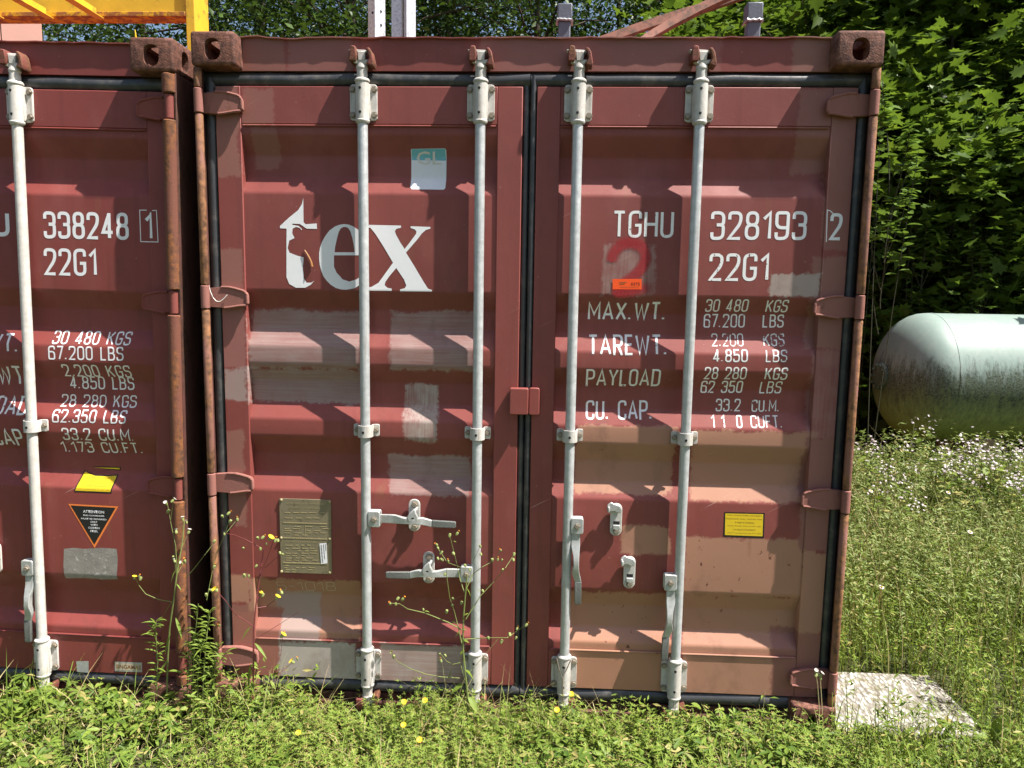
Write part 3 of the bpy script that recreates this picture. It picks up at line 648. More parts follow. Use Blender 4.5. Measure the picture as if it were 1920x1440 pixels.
def zat(px, py, y=0.043): return at(px, py, y).z
main, mdoor = shipping_container((0, 0, 0), (0, 0, 0), M['paint'], M['hinge'], M['edge'], M['rod'], M['brk'],
    [(0.612, zat(700, 971), 'right'), (1.042, zat(870, 1074), 'left'), (1.394, zat(1080, 984), 'downR'), (1.826, zat(1262, 1090), 'downL')],
    [(at(777, 966, .062).x, at(777, 966, .062).z, True), (at(804, 1064, .062).x, at(804, 1064, .062).z, True), (at(1155, 974, .062).x, at(1155, 974, .062).z, False), (at(1180, 1073, .062).x, at(1180, 1073, .062).z, False)],
    0.0145, 0.013, 0)
tag(main, "patched red shipping container with the large word tex on its door", "container", "shipping containers side by side")
TH = 0.0165
LO = (-2.543, 0.0, 0.018)
LM = Matrix.Translation(LO) @ Matrix.Rotation(TH, 4, 'Y')
def latp(px, py, y=0.075): return LM.inverted() @ at(px, py, y)
lroot, ldoor = shipping_container(LO, (0, TH, 0), M['paintL'], M['hingeL'], M['edgeL'], M['rodL'], M['rodL'],
    [(0.51, 0.75, 'right'), (1.03, 0.55, 'left'), (1.40, 0.82, 'downR'), (latp(55, 700, .043).x, latp(48, 1062, .043).z, 'downL')],
    [(0.69, 0.75, True), (0.86, 0.55, True), (latp(-8, 1046, .06).x, latp(-8, 1046, .06).z, False)], 0.0245, 0.013, 1, 0.028)
tag(lroot, "dark red shipping container at the left edge with a pale painted locking rod", "container", "shipping containers side by side")

# ------------------------------------------------------------------ lettering on the doors
def line(root_door, text, x0, x1, yt, yb, mat, t=0.12, inv=None, yt2=None, parent=None, name="letter", rad=0.24):
    """text between pixels x0..x1, cap height yt..yb; draped over the door"""
    A = at(x0, yt, YO); B = at(x0, yb, YO); C = at(x1, yt2 if yt2 is not None else yt, YO)
    if inv is not None: A, B, C = inv @ A, inv @ B, inv @ C
    h = A.z - B.z; adv = []; gx = 0
    for ch in text:
        wch = GLY[ch][0]; adv.append(gx); gx += wch + t + 0.14
    tot = gx - 0.14; sx = (C.x - A.x) / tot; parts = []
    sl = (C.z - A.z) / (C.x - A.x)
    tz = t * h; st = t * (0.5 * h + 0.5 * sx)
    for ch, a in zip(text, adv):
        wch, strokes = GLY[ch]; parts = []
        for p in strokes:
            pts, cl = rounded(p, wch * sx, h - st, rad * min(h, sx * 1.6))
            V, F = stroke(pts, cl, st)
            ox = A.x + (a + t / 2) * sx; oz = B.z + st / 2
            parts.append(([(v.x + ox, v.y + oz + sl * (v.x + ox - A.x)) for v in V], F))
        if parts: drape(name, parts, prof, 0.0006, mat, root_door, KZ)
md1, md2 = mdoor; LI = LM.inverted(); ld2 = ldoor[1]
for a in [("TGHU", 1150, 1264, 395, 446, 'whitew', .12), ("328193", 1334, 1514, 396, 450, 'white', .125), ("2", 1557, 1579, 400, 451, 'white', .145), ("22G1", 1331, 1444, 475, 527, 'whitew', .125),
          ("MAX.WT.", 1104, 1252, 566, 601, 'whiteold', .135), ("TAREWT.", 1104, 1253, 628, 666, 'whitew', .13), ("PAYLOAD", 1100, 1240, 692, 726, 'whiteold', .125), ("CU. CAP.", 1100, 1226, 753, 788, 'white', .13),
          ("30 480", 1326, 1406, 561, 585, 'whiteold', .12), ("KGS", 1440, 1481, 562, 586, 'whiteold', .125), ("67.200", 1324, 1402, 589, 615, 'whitew', .115), ("LBS", 1436, 1476, 590, 615, 'whiteold', .125),
          ("2.200", 1338, 1398, 626, 650, 'whitex', .10), ("KGS", 1436, 1476, 626, 650, 'whitex', .12), ("4.850", 1338, 1403, 655, 679, 'whitew', .13), ("LBS", 1437, 1477, 656, 679, 'whitew', .11),
          ("28 280", 1322, 1401, 688, 712, 'whiteold', .12), ("KGS", 1436, 1478, 689, 713, 'whiteold', .13), ("62 350", 1318, 1397, 715, 739, 'whiteold', .125), ("LBS", 1430, 1471, 716, 740, 'whiteold', .11),
          ("33.2", 1347, 1394, 750, 774, 'whiteold', .125), ("CU.M.", 1415, 1468, 752, 775, 'whitew', .13), ("1 1  0", 1335, 1394, 780, 803, 'whitew', .13), ("CUFT.", 1410, 1470, 781, 803, 'whitew', .11)]:
    line(md2, a[0], a[1], a[2], a[3], a[4], M[a[5]], a[6])
line(md1, "5-1018", 515, 627, 1092, 1112, M['chalk'], 0.035, name="chalk_figure")
for a in [("U", -18, 17, 396, 443, 'white', .15), ("338248", 81, 240, 396, 447, 'white', .145), ("1", 271, 287, 399, 450, 'white', .16), ("22G1", 82, 181, 465, 516, 'white', .135),
          ("MAX.WT.", -112, 33, 623, 658, 'white', .13), ("TAREWT.", -108, 44, 684, 721, 'whiteold', .125), ("PAYLOAD", -98, 45, 742, 776, 'whitew', .13), ("CU. CAP.", -82, 47, 802, 836, 'whiteold', .13),
          ("30 480 KGS", 95, 241, 620, 645, 'whitew', .12), ("67.200 LBS", 90, 231, 648, 674, 'white', .12), ("2.200 KGS", 112, 241, 683, 707, 'whiteold', .12), ("4.850 LBS", 120, 242, 706, 731, 'whiteold', .12),
          ("28 280 KGS", 105, 247, 741, 764, 'whitew', .11), ("62.350 LBS", 97, 235, 768, 792, 'white', .12), ("33.2 CU.M.", 115, 250, 802, 826, 'whiteold', .12), ("1.173 CU.FT.", 105, 260, 829, 851, 'whiteold', .11)]:
    line(ld2, a[0], a[1], a[2], a[3], a[4], M[a[5]], a[6], LI, a[3] + 0.018 * (a[2] - a[1]))
def frame_line(door, pts, mat, t, inv=None, name="lettering_box"):
    P = [at(x, y, YO) for x, y in pts]
    if inv is not None: P = [inv @ p for p in P]
    V, F = stroke([Vector((p.x, p.z)) for p in P], False, t); drape(name, [(V, F)], prof, 0.0005, mat, door, KZ)
frame_line(md2, [(1562, 402), (1556, 396), (1550, 394), (1548, 454)], M['white'], 0.0035)
frame_line(ld2, [(275, 394), (262, 394), (264, 453), (298, 454), (295, 395), (287, 395)], M['white'], 0.003, LI)

def poly_film(name, loops, door, mat, eps=0.0006, inv=None, off=(0, 0), k=1.0, raw=False):
    """flat film cut to an outline given in photo pixels; extra loops are holes"""
    bm = bmesh.new()
    for lp in loops:
        vs = []
        for (px, py) in lp:
            p = at(off[0] + px * k, off[1] + py * k, YO) if not raw else Vector((px, 0, py))
            if inv is not None and not raw: p = inv @ p
            vs.append(bm.verts.new((p.x, 0, p.z)))
        for i in range(len(vs)): bm.edges.new((vs[i], vs[(i + 1) % len(vs)]))
    bmesh.ops.triangle_fill(bm, use_beauty=True, use_dissolve=False, edges=bm.edges[:])
    zs = [v.co.z for v in bm.verts]; z_lo, z_hi = min(zs), max(zs)
    for z in [q for q in KZ if z_lo < q < z_hi]: bmesh.ops.bisect_plane(bm, geom=bm.verts[:] + bm.edges[:] + bm.faces[:], plane_co=(0, 0, z), plane_no=(0, 0, 1))
    xcuts(bm)
    for v in bm.verts: v.co.y = prof(v.co.z, v.co.x) - eps
    for f in bm.faces:
        if f.normal.y > 0: f.normal_flip()
    me = bpy.data.meshes.new(name); bm.to_mesh(me); bm.free(); me.materials.append(mat)
    return link(name, me, door)
T_ = [(355,45),(345,90),(318,135),(250,190),(180,255),(180,272),(230,275),(229,360),(229,640),(250,690),(300,718),(370,718),(412,695),(437,665),(415,680),(380,680),(358,645),(352,560),(358,490),(310,478),(252,455),(238,420),(250,365),(290,345),(272,310),(275,275),(300,262),(330,270),(342,288),(345,278),(320,255),(270,245),(275,237),(330,240),(380,275),(458,277),(456,236),(372,242),(357,225)]
E_ = [(845,475),(585,475),(585,560),(605,605),(650,655),(700,672),(755,655),(800,620),(830,640),(790,690),(740,722),(680,733),(640,731),(600,720),(560,695),(530,665),(505,630),(490,590),(478,545),(474,500),(474,460),(480,420),(495,375),(520,330),(550,290),(590,260),(625,246),(660,240),(695,244),(730,258),(765,282),(790,310),(815,350),(830,390),(840,430)]
EH = [(590,452),(594,410),(603,370),(612,330),(622,298),(636,274),(655,263),(675,262),(692,270),(708,295),(722,340),(733,395),(740,452)]
X_ = [(790,245),(1088,252),(1088,268),(1055,276),(1042,292),(1050,320),(1080,375),(1115,428),(1160,370),(1200,315),(1204,296),(1190,280),(1160,270),(1160,257),(1308,262),(1308,275),(1275,285),(1245,310),(1215,350),(1125,455),(1190,560),(1255,670),(1290,725),(1320,735),(1320,747),(1080,745),(1080,730),(1115,722),(1128,702),(1110,655),(1052,570),(1000,632),(970,675),(966,700),(985,718),(1018,725),(1018,742),(800,740),(800,728),(870,710),(920,680),(1028,530),(960,415),(900,320),(860,270),(790,258)]
for lp, nm in (([T_], "letter_t"), ([E_, EH], "letter_e"), ([X_], "letter_x")): poly_film(nm, lp, md1, M['white'], 0.0007, None, (480, 360), 0.25)
# torn film curling at the t
cf = MB(); pts = [at(480 + a * .25, 360 + b * .25, YO) for a, b in ((365, 435), (395, 480), (415, 520), (425, 560))]
cf.loft([[(p.x - .004, YO - .001, p.z), (p.x, YO - .006 - .002 * i, p.z), (p.x + .004, YO - .003, p.z)] for i, p in enumerate(pts)], cap=False, closed=False); cf.build("torn_film", M['brown'], md1)

def text_mesh(name, body, x0, x1, z0, z1, y, mat, parent, bold=0.0):
    cu = bpy.data.curves.new("t", 'FONT'); cu.body = body; cu.size = 1; cu.resolution_u = 2; cu.offset = bold; o = bpy.data.objects.new("t", cu); COL.objects.link(o)
    bpy.context.view_layer.update()
    me = bpy.data.meshes.new_from_object(o.evaluated_get(bpy.context.evaluated_depsgraph_get())); bpy.data.objects.remove(o)
    n = len(me.vertices); V = np.zeros(n * 3, np.float32); me.vertices.foreach_get("co", V); V = V.reshape(-1, 3)
    lo, hi = V.min(0), V.max(0); X = x0 + (V[:, 0] - lo[0]) / (hi[0] - lo[0]) * (x1 - x0); Z = z0 + (V[:, 1] - lo[1]) / (hi[1] - lo[1]) * (z1 - z0)
    Y = np.array([(prof(z) - 0.0005 - y) if y < 0.02 else y for z in Z]) if y is not None else 0
    me.vertices.foreach_set("co", np.stack([X, Y, Z], 1).astype(np.float32).ravel()); me.materials.clear(); me.materials.append(mat); me.name = name; me.update(); o = link(name, me, parent); o['kind'] = 'stuff'
    return o
def ptext(body, px0, py0, px1, py1, lift, mat, door, inv=None, bold=0.0, name="printed_text"):
    A, B = at(px0, py0, YO), at(px1, py1, YO)
    if inv is not None: A, B = inv @ A, inv @ B
    return text_mesh(name, body, A.x, B.x, B.z, A.z, lift, mat, door, bold)
# inspection sticker, pale with a faded teal head
poly_film("faded_sticker", [[(769, 277), (833, 276), (835, 280), (834, 352), (831, 355), (771, 354), (768, 350), (768, 280)]], md1, M['sheet'], 0.0006)
poly_film("sticker_head", [[(769.5, 277.5), (833, 276.5), (834, 298), (769, 297)]], md1, M['teal'], 0.0009)
ptext("GL", 778, 281, 826, 306, 0.0007, M['cream'], md1, None, 0.01)
# yellow stacking label
poly_film("stacking_label", [[(1358, 960), (1434, 962), (1432, 1009), (1356, 1006)]], md2, M['black'], 0.0006)
poly_film("label_face", [[(1360, 962.5), (1431, 964), (1429.5, 1005.5), (1359, 1003)]], md2, M['yellow'], 0.0009)
for i, (s, a, b) in enumerate((("THIS CONTAINER HAS BEEN", 1363, 1428), ("DESIGNED AND TESTED FOR", 1361, 1429), ("9 HIGH STACKING", 1378, 1414), ("MGW 30,480 KGS (67,200 LBS)", 1364, 1427), ("10 HIGH STACKING", 1376, 1416), ("MGW 24,000 KGS (52,910 LBS)", 1364, 1427))):
    z = 963.5 + i * 6.7; ptext(s, a, z + .9, b, z + 5.0, 0.0006, M['brown'], md2)
# small orange-red number sticker
poly_film("number_sticker", [[(1148.5, 523), (1203, 523), (1203, 542.5), (1148.5, 542.5)]], md2, M['redor'], 0.0022)
ptext("0375", 1183, 529.5, 1199.5, 535.5, 0.0022, M['black'], md2)
for (a, b, c, d) in ((1161, 529, 1175, 530.2), (1161, 532, 1171, 533.4), (1162, 538, 1198, 538.6)): poly_film("printed_rule", [[(a, b), (c, b), (c, d), (a, d)]], md2, M['brown'], 0.0026)
# left container labels
poly_film("stacking_label", [[(148, 885), (157, 889), (170, 893), (190, 894), (214, 893), (209, 925), (139, 922)]], ld2, M['black'], 0.0006, LI)
poly_film("label_face", [[(150, 887.5), (158, 891), (170, 895), (190, 896), (211.5, 895), (207, 922.5), (141.5, 920)]], ld2, M['yellow'], 0.0009, LI)
poly_film("stacking_label", [[(163, 878), (217, 879.5), (216, 886), (190, 884)]], ld2, M['black'], 0.0006, LI); poly_film("label_face", [[(166, 880), (215, 881.2), (214.5, 884.2), (190, 882.6)]], ld2, M['yellow'], 0.0009, LI)
for i, (s, a, b) in enumerate((("8 HIGH STACKING", 161, 198), ("MGW 30,480 KGS (67,200 LBS)", 147, 209), ("10 HIGH STACKING", 157, 196), ("MGW 24,000 KGS (52,910 LBS)", 144, 206))):
    z = 896 + i * 6.4; ptext(s, a, z + .6, b, z + 4.8, 0.0006, M['brown'], ld2, LI)
poly_film("warning_triangle", [[(128, 944.5), (222, 949.5), (177.5, 1027.5)]], ld2, M['orange'], 0.0006, LI)
poly_film("triangle_face", [[(132.5, 947.5), (217, 952), (177, 1021)]], ld2, M['black'], 0.0009, LI)
for s, a, b, y0, y1 in (("ATTENTION", 156, 195.5, 956, 963), ("THIS CONTAINER", 156, 196, 964.5, 969), ("MUST BE REPAIRED", 152.5, 200, 970.5, 975.5), ("ONLY", 170, 183, 976.5, 980.5), ("WITH", 170, 183, 982, 986), ("CORTEN", 166, 187, 987.5, 992), ("STEEL", 169, 184, 993.5, 998)):
    ptext(s, a, y0, b, y1, 0.0006, M['white'], ld2, LI, 0.012)
poly_film("scraped_patch", [[(120, 1029), (136, 1027), (160, 1029), (190, 1027), (219, 1029), (221, 1050), (219, 1080), (220, 1087), (190, 1088), (160, 1085), (121, 1086), (119, 1060)]], ld2, M['greyw'], 0.0004, LI)
poly_film("foil_label", [[(145, 1238), (168, 1238), (168, 1260), (146, 1258)]], ld2, M['silver'], 0.0006, LI)
poly_film("maker_label", [[(217, 1239), (268, 1241), (268, 1259), (217, 1257)]], ld2, M['silver'], 0.0006, LI)
poly_film("maker_label_face", [[(218.5, 1241.5), (266.5, 1243.5), (266.5, 1256.5), (218.5, 1254.5)]], ld2, M['singa'], 0.0009, LI)
ptext("SINGAMAS", 219, 1244, 266, 1254, 0.0006, M['brown'], ld2, LI, 0.02)

# approval plate
a, b = at(524, 934, YO), at(623, 1076, YO)
pl = MB(); pl.prism(rrect((a.x + b.x) / 2, (a.z + b.z) / 2, b.x - a.x, a.z - b.z, 0.004), YO - 0.0045, YO - 0.0005); plate = pl.build("approval_plate", M['brass'], md1, 0.001)
def PT(px, py): p = at(px, py, YO); return p.x, p.z
yy = YO - 0.0052
for s, x0, y0, x1, y1 in (("APPROVED FOR TRANSPORT", 538, 941, 611, 946), ("UNDER CUSTOMS SEAL", 543, 949, 601, 954), ("CSC SAFETY APPROVAL", 534, 1012, 595, 1017.5)):
    A, B = PT(x0, y0), PT(x1, y1); text_mesh("plate_text", s, A[0], B[0], B[1], A[1], yy, M['brassr'], md1, 0.0)
rl = MB(); rr = random.Random(3)
for y in (980, 1008.5, 1055):
    A, B = PT(532, y), PT(614, y + .9); rl.box(A[0], B[0], yy - .0003, YO - .004, B[1], A[1])
for x in (573,):
    A, B = PT(x, 983), PT(x + 1, 1006); rl.box(A[0], B[0], yy - .0003, YO - .004, B[1], A[1])
for y in (960, 970, 986, 990, 994, 998, 1002, 1021, 1027, 1031.5, 1036, 1040.5, 1045, 1049, 1059, 1063, 1067, 1071):
    x = 534 + rr.uniform(0, 3)
    while x < 606:
        L = rr.uniform(5, 14)
        if rr.random() < 0.72 and not (y > 1015 and x + L > 598):
            A, B = PT(x, y), PT(x + L, y + 1.5); rl.box(A[0], B[0], yy, YO - .004, B[1], A[1])
        x += L + rr.uniform(2, 9)
rl.build("plate_relief", M['brassr'], md1, smooth=0)["kind"] = "stuff"
for px, py in ((528, 937), (618.5, 940), (528, 1008), (619, 1010), (528.5, 1071), (619, 1073)):
    A = PT(px, py); r = MB(); r.lathe([(0, .006), (-.0025, .005), (-.004, .002), (-.0042, .0003)], (A[0], YO - .0045, A[1]), 'y', 10); r.build("rivet", M['brassr'], md1)
s_ = poly_film("barcode_sticker", [[(600, 1018), (613, 1017), (615, 1055), (603, 1056.5)]], md1, M['white'], 0.0062)
for i in range(13):
    y = 1021 + i * 2.6; poly_film("printed_rule", [[(602.0 + i * .22, y), (604.4 + i * .22, y - .2), (604.5 + i * .22, y + 1.0), (602.1 + i * .22, y + 1.2)]], md1, M['black'], 0.0066)
poly_film("printed_rule", [[(607, 1019.5), (607.9, 1019.4), (610.2, 1047), (609.3, 1047)]], md1, M['black'], 0.0066); poly_film("printed_rule", [[(610.6, 1019.2), (611.4, 1019), (612.4, 1032), (611.7, 1032)]], md1, M['black'], 0.0066)

# sprayed red figure
sp = [(1146, 492), (1150, 476), (1162, 462), (1178, 456), (1196, 459), (1208, 470), (1210, 486), (1203, 502), (1190, 516), (1172, 530), (1156, 546), (1180, 545), (1205, 542), (1228, 540)]
P = [Vector((at(x, y, YO).x, at(x, y, YO).z)) for x, y in sp]
dense = []
for i in range(len(P) - 1):
    p0, p1, p2, p3 = P[max(i - 1, 0)], P[i], P[i + 1], P[min(i + 2, len(P) - 1)]
    for k in range(6):
        t = k / 6; dense.append(0.5 * ((2 * p1) + (p2 - p0) * t + (2 * p0 - 5 * p1 + 4 * p2 - p3) * t * t + (3 * p1 - p0 - 3 * p2 + p3) * t ** 3))
V = []; F = []; A_ = []; nC = 7
for i, p in enumerate(dense):
    d = (dense[min(i + 1, len(dense) - 1)] - dense[max(i - 1, 0)]).normalized(); nrm = Vector((-d.y, d.x))
    for j in range(nC):
        q = (j / (nC - 1) - 0.5) * 2; pp = p + nrm * q * 0.027; V.append((pp.x, YO - 0.0012 - i * 0.000012, pp.y)); A_.append(max(0, 1 - abs(q)) ** 0.8 * min(1, (len(dense) - i) / 10, (i + 2) / 5))
    if i: F += [((i - 1) * nC + j, (i - 1) * nC + j + 1, i * nC + j + 1, i * nC + j) for j in range(nC - 1)]
me = bpy.data.meshes.new("spray_mark"); me.from_pydata(V, [], F); at_ = me.attributes.new("cover", 'FLOAT', 'POINT'); at_.data.foreach_set("value", A_)
mm = MT("red_spray_paint"); att = mm.n("Attribute", attribute_name="cover"); co = mm.coords()
mm.fin((0.36, 0.018, 0.024), 0.6); tr = mm.n("BsdfTransparent"); mx = mm.n("MixShader"); k = mm.math('MULTIPLY', mm.ramp(att.outputs["Fac"], 0.0, 0.62), mm.ramp(mm.noise(co, 260, 2), 0.25, 0.6, 0.55, 1.0))
mm.put(mx, 0, mm.math('MULTIPLY', k, 0.78)); mm.l(tr, 0, mx, 1); mm.l(mm.b, 0, mx, 2); mm.l(mx, 0, mm.out, 0); me.materials.append(mm.m); link("spray_mark", me, md2)

# small loose fittings
wr = MB(); wr.tube([at(x, y, 0.03 + i * 0.001) for i, (x, y) in enumerate(((392, 535), (393, 541), (395, 548), (398, 555), (401, 560), (405, 564), (409, 565.5), (413, 565), (418, 561.5), (422, 557.5), (426, 553)))], 0.0015, 6); wr.build("wire_loop", M['wire'], main)
cb = MB(); cb.tube([at(x, y, 0.012) for x, y in ((1044, 1235), (1048, 1255), (1054, 1270), (1062, 1256), (1070, 1238))], 0.0022, 6)
cb.tube([at(x, y, 0.008) for x, y in ((1055, 1270), (1055, 1300), (1058, 1330), (1066, 1352), (1072, 1358), (1074, 1350), (1064, 1326))], 0.0024, 6); cb.build("seal_cable", M['cable'], main)
# timber under the castings
for nm, px, lab in (("timber_block", 425, "weathered timber block under the left corner of the patched container"), ("timber_block", 290, "dark timber block under the right corner of the left container")):
    c = at(px, 1330, 0.05); t = MB(); t.box(c.x - .10, c.x + .12, 0.012, 0.30, -0.029, -0.002 if px > 400 else 0.0)
    tag(t.build(nm, M['wood'], None, 0.004), lab, "timber", "timber blocks under the containers")

# ------------------------------------------------------------------ things on and behind the roofs
def rebase(root, loc):
    loc = Vector(loc); root.location = loc
    for c in bpy.data.objects:
        if c.parent is root: c.location = c.location - loc
    return root
def P_(px, py, y): return at(px, py, y)
# yellow steel frame
y0 = 0.95; px_ = P_(343, 60, y0)
fr = empty("storage_rack", (px_.x, y0, 2.60)); tag(fr, "yellow painted steel rack standing on top of the left container", "rack")
fr.location = (0, 0, 0)
zb = P_(200, 25, y0).z; zt = zb + 0.26; xr = P_(352, 40, y0).x
b = MB(); b.box(xr, xr + 0.045, y0 - 0.02, y0 + 0.13, 2.575, zt + 0.4); b.build("upright", M['yframe'], fr, 0.004)
b = MB(); b.box(-2.6, xr - 0.001, y0, y0 + 0.05, zb, zt); b.build("cross_beam", M['yframe'], fr, 0.002)
b = MB(); b.box(-2.6, xr - 0.001, y0 - 0.025, y0 + 0.075, zb - 0.022, zb - 0.001); b.build("beam_flange", M['yrust'], fr, 0.002)
for px in (8, 100, 193, -90, -185):
    x = P_(px, 40, y0).x
    j = MB(); j.box(x - 0.020, x - 0.014, 0.05, y0 - 0.027, zb - 0.030, zb + 0.014); j.box(x - 0.020, x + 0.022, 0.05, y0 - 0.027, zb - 0.036, zb - 0.0301); j.build("joist", M['yframe'], fr, 0.002)
sc_ = P_(262, 63, 0.5); b = MB(); b.prism([(sc_.x - .012, 2.555), (sc_.x + .02, 2.555), (sc_.x - .01, sc_.z + 0.01)], 0.48, 0.485)
b.build("yellow_scrap", M['yplastic'], None); tag(bpy.data.objects["yellow_scrap"], "small yellow triangular scrap on the roof edge of the left container", "scrap")
# clad building
yb_ = 6.6; e = P_(78, 50, yb_); bl = empty("clad_building", (e.x - 2, yb_, -0.03)); tag(bl, "salmon pink panel-clad building behind the yellow frame", "building"); bl.location = (0, 0, 0)
zt_ = P_(78, 26, yb_).z; wpan = 0.42; tx, ty = -0.77, -0.64                      # the front turns towards the sun
def slab_w(s0, s1, n0, n1, z0, z1):
    q = [(e.x + tx * s_ + ty * n_, yb_ + ty * s_ - tx * n_) for s_, n_ in ((s0, n0), (s1, n0), (s1, n1), (s0, n1))]
    m = MB(); m.loft([[(x, y, z0) for x, y in q], [(x, y, z1) for x, y in q]]); return m
slab_w(0.01, 4.2, 0.05, 3.0, -0.03, zt_ - 0.02).build("wall", M['pink'], bl)
for k in range(10): slab_w(k * (wpan + .012), k * (wpan + .012) + wpan, 0.0, 0.045, -0.03, zt_).build("cladding_panel", M['pink'], bl, 0.004)
rebase(bl, (e.x, yb_, -0.03)); rebase(fr, (xr, y0, 2.575))
# galvanised sections
def angle_iron(name, label, pxl, pxm, pxr, y, holes):
    vm = P_(pxm, 40, y); L = P_(pxl, 40, y).x - vm.x; Rr = P_(pxr, 40, y).x - vm.x; z0, z1 = 2.571, 3.45; t = 0.004; th = 0.05
    r = empty(name, (0, 0, 0)); tag(r, label, "steel post", "galvanised posts on the roof")
    b = MB()
    outline = [(vm.x, y), (vm.x + L, y + th), (vm.x + L + t, y + th + t), (vm.x, y + t * 1.6), (vm.x + Rr - t * .6, y + th * 0.7 + t), (vm.x + Rr, y + th * 0.7)]
    b.loft([[(x, yy, z0) for x, yy in outline], [(x, yy, z1) for x, yy in outline]]); b.build("section", M['galv'], r, 0, 20)
    for (hx, hy, s) in holes:
        for k in range(4):
            z = P_(hx, hy, y + 0.02).z + k * 0.055 - 0.0
            X = P_(hx, hy, y + 0.02).x
            q = abs(X - vm.x) / abs(L if s < 0 else Rr); yy = y + (th if s < 0 else th * 0.7) * q
            c = MB(); c.lathe([(0.004, .0052), (-0.0015, .0052), (-0.0016, .0004)], (X, yy - 0.0005, z), 'y', 8); c.build("hole", M['hole'], r)  # solid black disc in place of a shaded perforation
    return rebase(r, (vm.x, y, 2.571))
angle_iron("perforated_post", "perforated galvanised angle post standing on the container roof", 685, 703, 719, 0.55, [(700, 25, -1), (714, 47, 1)])
for nm, lab, a, b2, rot, y in (("galvanised_post", "dull grey galvanised post, middle of the three on the roof", 735, 754, 0.05, 0.62), ("galvanised_post", "bright galvanised post, rightmost of the three on the roof", 760, 778, 0.55, 0.60)):
    c = (P_(a, 40, y) + P_(b2, 40, y)) / 2; wd = P_(b2, 40, y).x - P_(a, 40, y).x
    m = MB(); hw = wd / 2; pts = [(-hw, -.012), (hw, -.012), (hw, .022), (hw - .004, .022), (hw - .004, -.008), (-hw + .004, -.008), (-hw + .004, .022), (-hw, .022)]
    pts = [(x * math.cos(rot) - yy * math.sin(rot), x * math.sin(rot) + yy * math.cos(rot)) for x, yy in pts]
    m.loft([[(c.x + x, y + yy, 2.571) for x, yy in pts], [(c.x + x, y + yy, 3.45) for x, yy in pts]])
    tag(m.build(nm, M['galv'], None, 0, 20), lab, "steel post", "galvanised posts on the roof")
# blue-grey stubs
for lab, a, b2, top, y in (("left blue-grey square stub post welded on the container roof", 1045, 1073, 5, 0.42), ("right blue-grey square stub post welded on the container roof", 1401, 1431, 3, 0.42)):
    A, B = P_(a, 30, y), P_(b2, 30, y); zt = P_((a + b2) / 2, top, y).z; zm = P_((a + b2) / 2, 37, y).z; wd = B.x - A.x
    r = empty("stub_post"); tag(r, lab, "post", "stub posts on the roof")
    m = MB(); m.box(A.x + .006, B.x - .006, y + 0.004, y + wd - 0.004, 2.571, zm - 0.003); m.build("lower_tube", M['stub'], r, 0.004)
    m = MB(); m.box(A.x, B.x, y, y + wd, zm + 0.003, zt); m.build("upper_tube", M['stub'], r, 0.005)
    m = MB(); rr = random.Random(int(a)); pts = [(A.x - .001 + (wd + .002) * i / 12, y - 0.001, zm + rr.uniform(-.003, .003)) for i in range(13)]; m.tube(pts, 0.0055, 6); m.tube([(B.x, y + .005 + (wd - .01) * i / 6, zm) for i in range(7)], .005, 6); m.tube([(A.x, y + .005 + (wd - .01) * i / 6, zm) for i in range(7)], .005, 6); m.build("weld_bead", M['weld'], r); rebase(r, (A.x, y, 2.571))
# brown steel bars leaning over the roof
def bar(label, pts, y, w, h):
    rings = []
    P = [P_(a, b, y + k * 0.05) for k, (a, b) in enumerate(pts)]
    for i, p in enumerate(P):
        d = (P[min(i + 1, len(P) - 1)] - P[max(i - 1, 0)]).normalized(); n = Vector((-d.z, 0, d.x))
        rings.append([p + n * h + Vector((0, -w, 0)), p + n * h * .6 + Vector((0, w, 0)), p - n * h + Vector((0, w, 0)), p - n * h + Vector((0, -w, 0))])
    m = MB(); m.loft(rings); tag(m.build("steel_bar", M['beam'], None, 0.002), label, "steel bar", "brown steel bars on the roof")
bar("thin brown steel bar rising to the right behind a thicker bar on the roof", [(1110, 84), (1160, 66), (1220, 45), (1280, 26), (1330, 12), (1480, -40)], 1.1, 0.02, 0.022)
bar("thick brown steel bar slanting steeply across the roof", [(1195, 84), (1216, 70), (1260, 44), (1310, 18), (1365, -8), (1480, -60)], 0.7, 0.03, 0.018)

# ------------------------------------------------------------------ slab, tank
sl_ = MB(); sl_.box(2.452, 3.02, 0.0, 0.46, -0.05, 0.030); o = sl_.build("concrete_slab", slab_mat(), None, 0.006); tag(o, "pale exposed aggregate concrete slab lying beside the container corner", "slab")
tk = empty("storage_tank", (P_(1652, 700, 4.15).x + 0.98, 4.15, 0.985)); tag(tk, "mint green horizontal storage tank stained with dark algae", "tank")
TM = tank_mat(); rT = 0.585
m = MB(); prf = [(-0.62 - 0.36 * math.cos(math.radians(a)), rT * math.sin(math.radians(a))) for a in range(2, 91, 8)] + [(-0.60, rT), (3.6, rT)] + [(3.62 + 0.36 * math.sin(math.radians(a)), rT * math.cos(math.radians(a))) for a in range(0, 90, 11)]
m.lathe(prf, (0, 0, 0), 'x', 72); m.build("tank_shell", TM, tk, 0, 40)
for x in (-0.58, 1.6, 3.55):
    m = MB(); m.lathe([(x - .012, rT - .001), (x - .008, rT + .003), (x + .008, rT + .003), (x + .012, rT - .001)], (0, 0, 0), 'x', 72); m.build("weld_seam", TM, tk)
fl_ = MB(); fl_.lathe([(-1.0, .001), (-1.0, .13), (-0.965, .13), (-0.96, .11), (-0.93, .11)], (0, 0, 0.0), 'x', 20); fo = fl_.build("end_flange", TM, tk, 0.003)
for k in range(10):
    a = 2 * math.pi * k / 10; bm_ = MB(); bm_.lathe([(-1.025, .003), (-1.022, .016), (-1.0, .016)], (0, .105 * math.cos(a), .105 * math.sin(a)), 'x', 6); bm_.build("flange_bolt", TM, fo)
